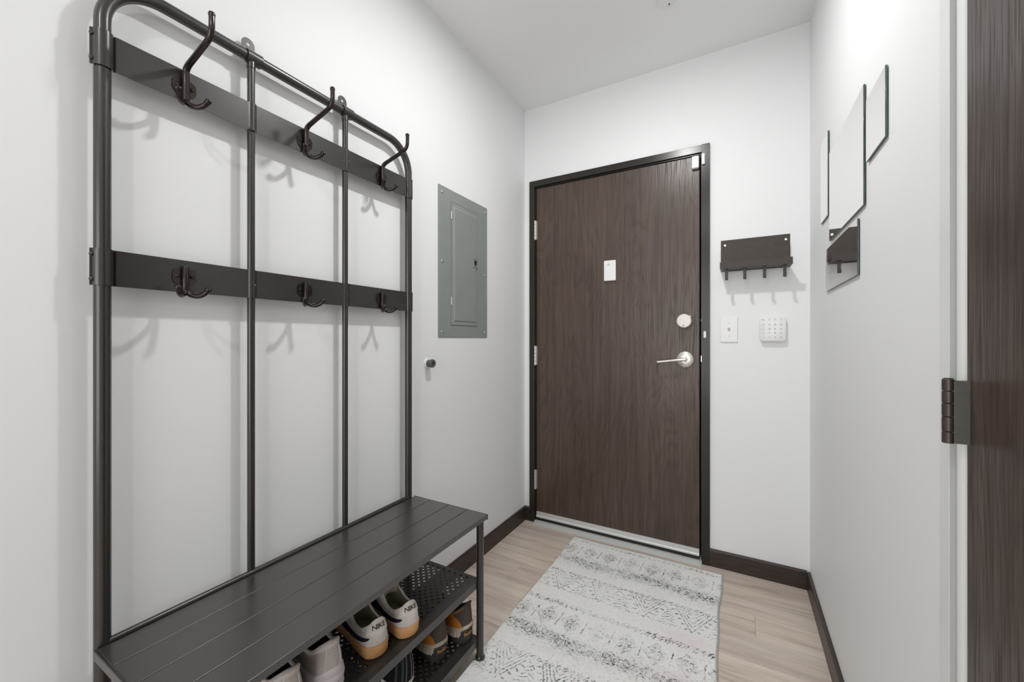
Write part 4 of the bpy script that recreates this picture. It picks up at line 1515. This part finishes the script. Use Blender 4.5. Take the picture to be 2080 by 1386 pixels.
    chip = np.clip((vnoise(0.0065, 0.0052, 63) - 0.36) * 4.5, 0, 1)
    fade = np.clip(0.35 + 1.15 * vnoise(0.11, 0.07, 64), 0, 1.15)
    val = ink * wear * (0.30 + 1.1 * fine2) * (0.25 + 0.95 * chip) * fade
    # soft grey ground staining that follows the mottled bands
    v = (2.132 - Y)
    ph = np.mod(v - (2.132 - 1.905) + per / 2 + 0.014 * np.sin(X * 14), per) - per / 2
    st_ = np.exp(-(ph / 0.048) ** 2) * np.clip(0.2 + vnoise(0.05, 0.03, 21), 0, 1)
    speck = np.clip((vnoise(0.0045, 0.0045, 31) - 0.55) * 3.2, 0, 1)
    cloud = vnoise(0.10, 0.06, 41)
    dark = np.clip(1.25 * val + 0.50 * st_ * (0.30 + 1.2 * speck) + 0.22 * speck * (0.3 + cloud) * (fine > 0.5), 0, 1)
    pink = np.clip(vnoise(0.16, 0.11, 51) * 1.6 - 0.85, 0, 1) * np.clip((X - x0) / 0.5, 0.1, 1)
    base = np.stack([0.865 + 0.02 * cloud, 0.862 + 0.02 * cloud, 0.840 + 0.02 * cloud], -1)
    base = base * (1 - pink[..., None] * 0.16 * np.array([0.25, 0.9, 0.75]))
    inkc = np.array([0.070, 0.075, 0.085])
    # cooler ink towards the rack side
    col = base * (1 - dark[..., None]) + inkc * dark[..., None]
    col *= (0.955 + 0.07 * fine)[..., None]
    # edge binding
    eb = (X > x1 - 0.010) | (X < x0 + 0.004)
    col[eb] = col[eb] * 0.25 + np.array([0.43, 0.405, 0.385]) * 0.75
    # height: thin pile, rolled edges, slightly wavy border, pressed down under the rack's foot
    d_edge = np.minimum.reduce([X - x0, x1 - X, Y - y0, y1 - Y])
    Z = 0.0075 * (1 - np.exp(-(d_edge / 0.0028) ** 2)) + 0.0006
    Z += 0.0007 * (fine - 0.5) + 0.0006 * (fine2 - 0.5) * (d_edge > 0.004)
    foot = np.exp(-((np.hypot(X + 0.785, Y - 1.163)) / 0.030) ** 4)
    Z = Z * (1 - foot) + 0.0028 * foot
    XX = X + (0.0035 * np.sin(Y * 9 + 1.0) + 0.002 * np.sin(Y * 23)) * np.clip((X - (x0 + x1) / 2) / 0.37, -1, 1) * np.where(X > -0.43, 1, 0.5)
    YY = Y + 0.0025 * np.sin(X * 13) * np.clip((Y - 1.9) / 0.2, 0, 1)
    nv = nx * ny
    co = np.stack([XX, YY, Z], -1).reshape(-1, 3)
    idx = np.arange(nv).reshape(ny, nx)
    q = np.stack([idx[:-1, :-1], idx[:-1, 1:], idx[1:, 1:], idx[1:, :-1]], -1).reshape(-1, 4)
    me = bpy.data.meshes.new('rug')
    me.vertices.add(nv)
    me.vertices.foreach_set('co', co.astype(np.float32).ravel())
    me.loops.add(q.size)
    me.loops.foreach_set('vertex_index', q.astype(np.int32).ravel())
    me.polygons.add(len(q))
    me.polygons.foreach_set('loop_start', np.arange(0, q.size, 4, dtype=np.int32))
    me.polygons.foreach_set('loop_total', np.full(len(q), 4, dtype=np.int32))
    me.update()
    me.validate()
    at = me.color_attributes.new('weave', 'FLOAT_COLOR', 'POINT')
    c4 = np.ones((nv, 4), np.float32)
    c4[:, :3] = np.clip(col, 0, 1).reshape(-1, 3)
    at.data.foreach_set('color', c4.ravel())
    me.polygons.foreach_set('use_smooth', [True] * len(me.polygons))
    m = mat('woven_rug', (0.6, 0.6, 0.58), 0.95, 0, 0.1)
    a = nn(m, 'ShaderNodeAttribute', attribute_name='weave')
    nz = noise(m, coords(m), 900, 2)
    lk(m, mixc(m, 0.5, a.outputs['Color'], ramp(m, nz, [(0.3, (0.90, 0.90, 0.90)), (0.7, (1.06, 1.06, 1.06))]), 'MULTIPLY'), bsdf(m).inputs['Base Color'])
    bump(m, nz, 0.3, 0.0008)
    me.materials.append(m)
    o = bpy.data.objects.new('rug', me)
    COL.objects.link(o)
    tag(o, 'off-white runner rug with faded grey tribal bands on the plank floor', 'rug')
    return o


make_rug()
